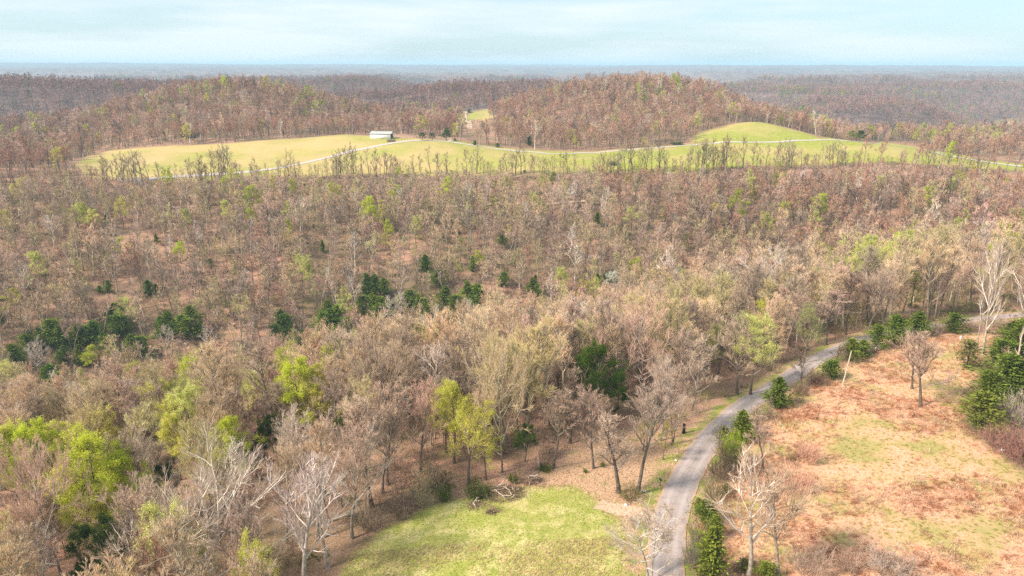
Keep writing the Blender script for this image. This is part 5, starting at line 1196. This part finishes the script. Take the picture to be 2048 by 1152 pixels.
# loose dead leaves on the clearing and the wood edge
Xl, Yl = jgrid(.55, 75, 175, 40); kk = (sdf(LITTER, Xl, Yl) < 3) & (dist_line(LANE, Xl, Yl) > 2.8) & (sdf(LAWN, Xl, Yl) > -1.5); Xl, Yl = Xl[kk], Yl[kk]; n = len(Xl)
k = Kit(); k.add(leaf_quads(np.c_[Xl, Yl, height(Xl, Yl) + .06], .34, np.random.default_rng(4), 1.6), 0)
M_DRYLEAF, nt, b = new_mat('dry_leaves'); g_ = nd(nt, 'ShaderNodeNewGeometry')
nt.links.new(ramp(nt, g_.outputs['Random Per Island'], [(0, (.30, .15, .08)), (.35, (.50, .30, .18)), (.7, (.62, .44, .30)), (1, (.36, .20, .11))]), b.inputs['Base Color'])
set_props(link('fallen_leaves', k.mesh('fallen_leaves', [M_DRYLEAF])), 'brown fallen leaves strewn over the clearing by the lane', None, None, 'stuff')

# ------------------------------------------------------------------ grass
Xg, Yg = jgrid(.62, 60, 235, 46); k = (sdf(SEDGE, Xg, Yg) < .5) & (Xg > 0); Xg, Yg = Xg[k], Yg[k]
n = len(Xg); a1 = fbm(Xg / 9, Yg / 9, 4); a2 = fbm(Xg / 1.5 + 40, Yg / 1.5, 3); dist = np.hypot(Xg, Yg)
pick_ = rng.integers(0, 3, n)
st = np.where((a2 > .55)[:, None], np.array([.80, .57, .40]), np.array([.74, .43, .275]))
st = np.where((a2 < .42)[:, None], np.array([.54, .27, .15]), st)
gmask = (a1 + .25 * (rng.uniform(size=n) - .5)) > .525
st = st * rng.choice([.68, .9, 1.0, 1.0], (n, 1)); st = np.where(gmask[:, None], np.array([.42, .41, .11]), st) * rng.uniform(.8, 1.1, (n, 1))
gs = rng.uniform(.45, 1.1, n) * np.where(gmask, .5, 1.0)
thin = rng.uniform(size=n) < np.where(gmask, .5, .9)
s_ = thin
scatter('field_grass', np.c_[Xg, Yg, height(Xg, Yg)][s_], pick_[s_], np.c_[rng.normal(0, .12, (n, 2)), 14 * fbm(Xg / 16, Yg / 16, 2) + rng.normal(0, .75, n)][s_], np.c_[gs, gs, gs][s_], st[s_], None, GRASSES, 'flattened orange broomsedge grass covering the field')
Xg, Yg = jgrid(.42, 60, 140, 40); k = (sdf(LAWN, Xg, Yg) < .3); Xg, Yg = Xg[k], Yg[k]
n = len(Xg); a1 = fbm(Xg / 7 + 3, Yg / 7, 4); u_ = rng.uniform(size=n)
px_, py_, _ = project(Xg, Yg, np.zeros(n))
dry = ((a1 + .3 * (u_ - .5)) > .58) | ((px_ > 1000) & (px_ < 1215) & (py_ > 1085 + 30 * np.sin(px_ / 40)) & (u_ < .75))
lt = np.where(dry[:, None], np.array([.66, .52, .29]), np.array([.34, .39, .06])) * rng.uniform(.7, 1.2, (n, 1))
gs = rng.uniform(.6, 1.2, n) * np.where(dry & (py_ > 1080), 2.2, 1.0)
scatter('lawn_grass', np.c_[Xg, Yg, height(Xg, Yg)], rng.integers(3, 5, n), np.c_[np.zeros((n, 2)), rng.uniform(0, 6.28, n)], np.c_[gs, gs, gs], lt, None, GRASSES, 'short green and straw grass of the lawn by the lane')

# ------------------------------------------------------------------ haze
M_HAZE = bpy.data.materials.new('haze_air'); M_HAZE.use_nodes = True
hn = M_HAZE.node_tree; hn.nodes.clear()
ho = hn.nodes.new('ShaderNodeOutputMaterial'); hv = hn.nodes.new('ShaderNodeVolumePrincipled')
hv.inputs['Color'].default_value = (.50, .78, 1.0, 1); hv.inputs['Density'].default_value = 1.15e-4; hv.inputs['Anisotropy'].default_value = 0.0
hn.links.new(hv.outputs[0], ho.inputs['Volume'])
x0, x1, y0, y1, z0, z1 = -31000, 31000, -400, 29000, float(GZ.min()) - 1.5, max(float(GZ.max()), CAM_H + 30) + 4
hV = np.array([(x, y, z) for x in (x0, x1) for y in (y0, y1) for z in (z0, z1)], float)
hF = np.array([(0, 1, 3, 2), (4, 6, 7, 5), (0, 4, 5, 1), (2, 3, 7, 6), (0, 2, 6, 4), (1, 5, 7, 3)])
set_props(link('haze', mesh_np('haze', hV, [hF], [M_HAZE])), kind='stuff')
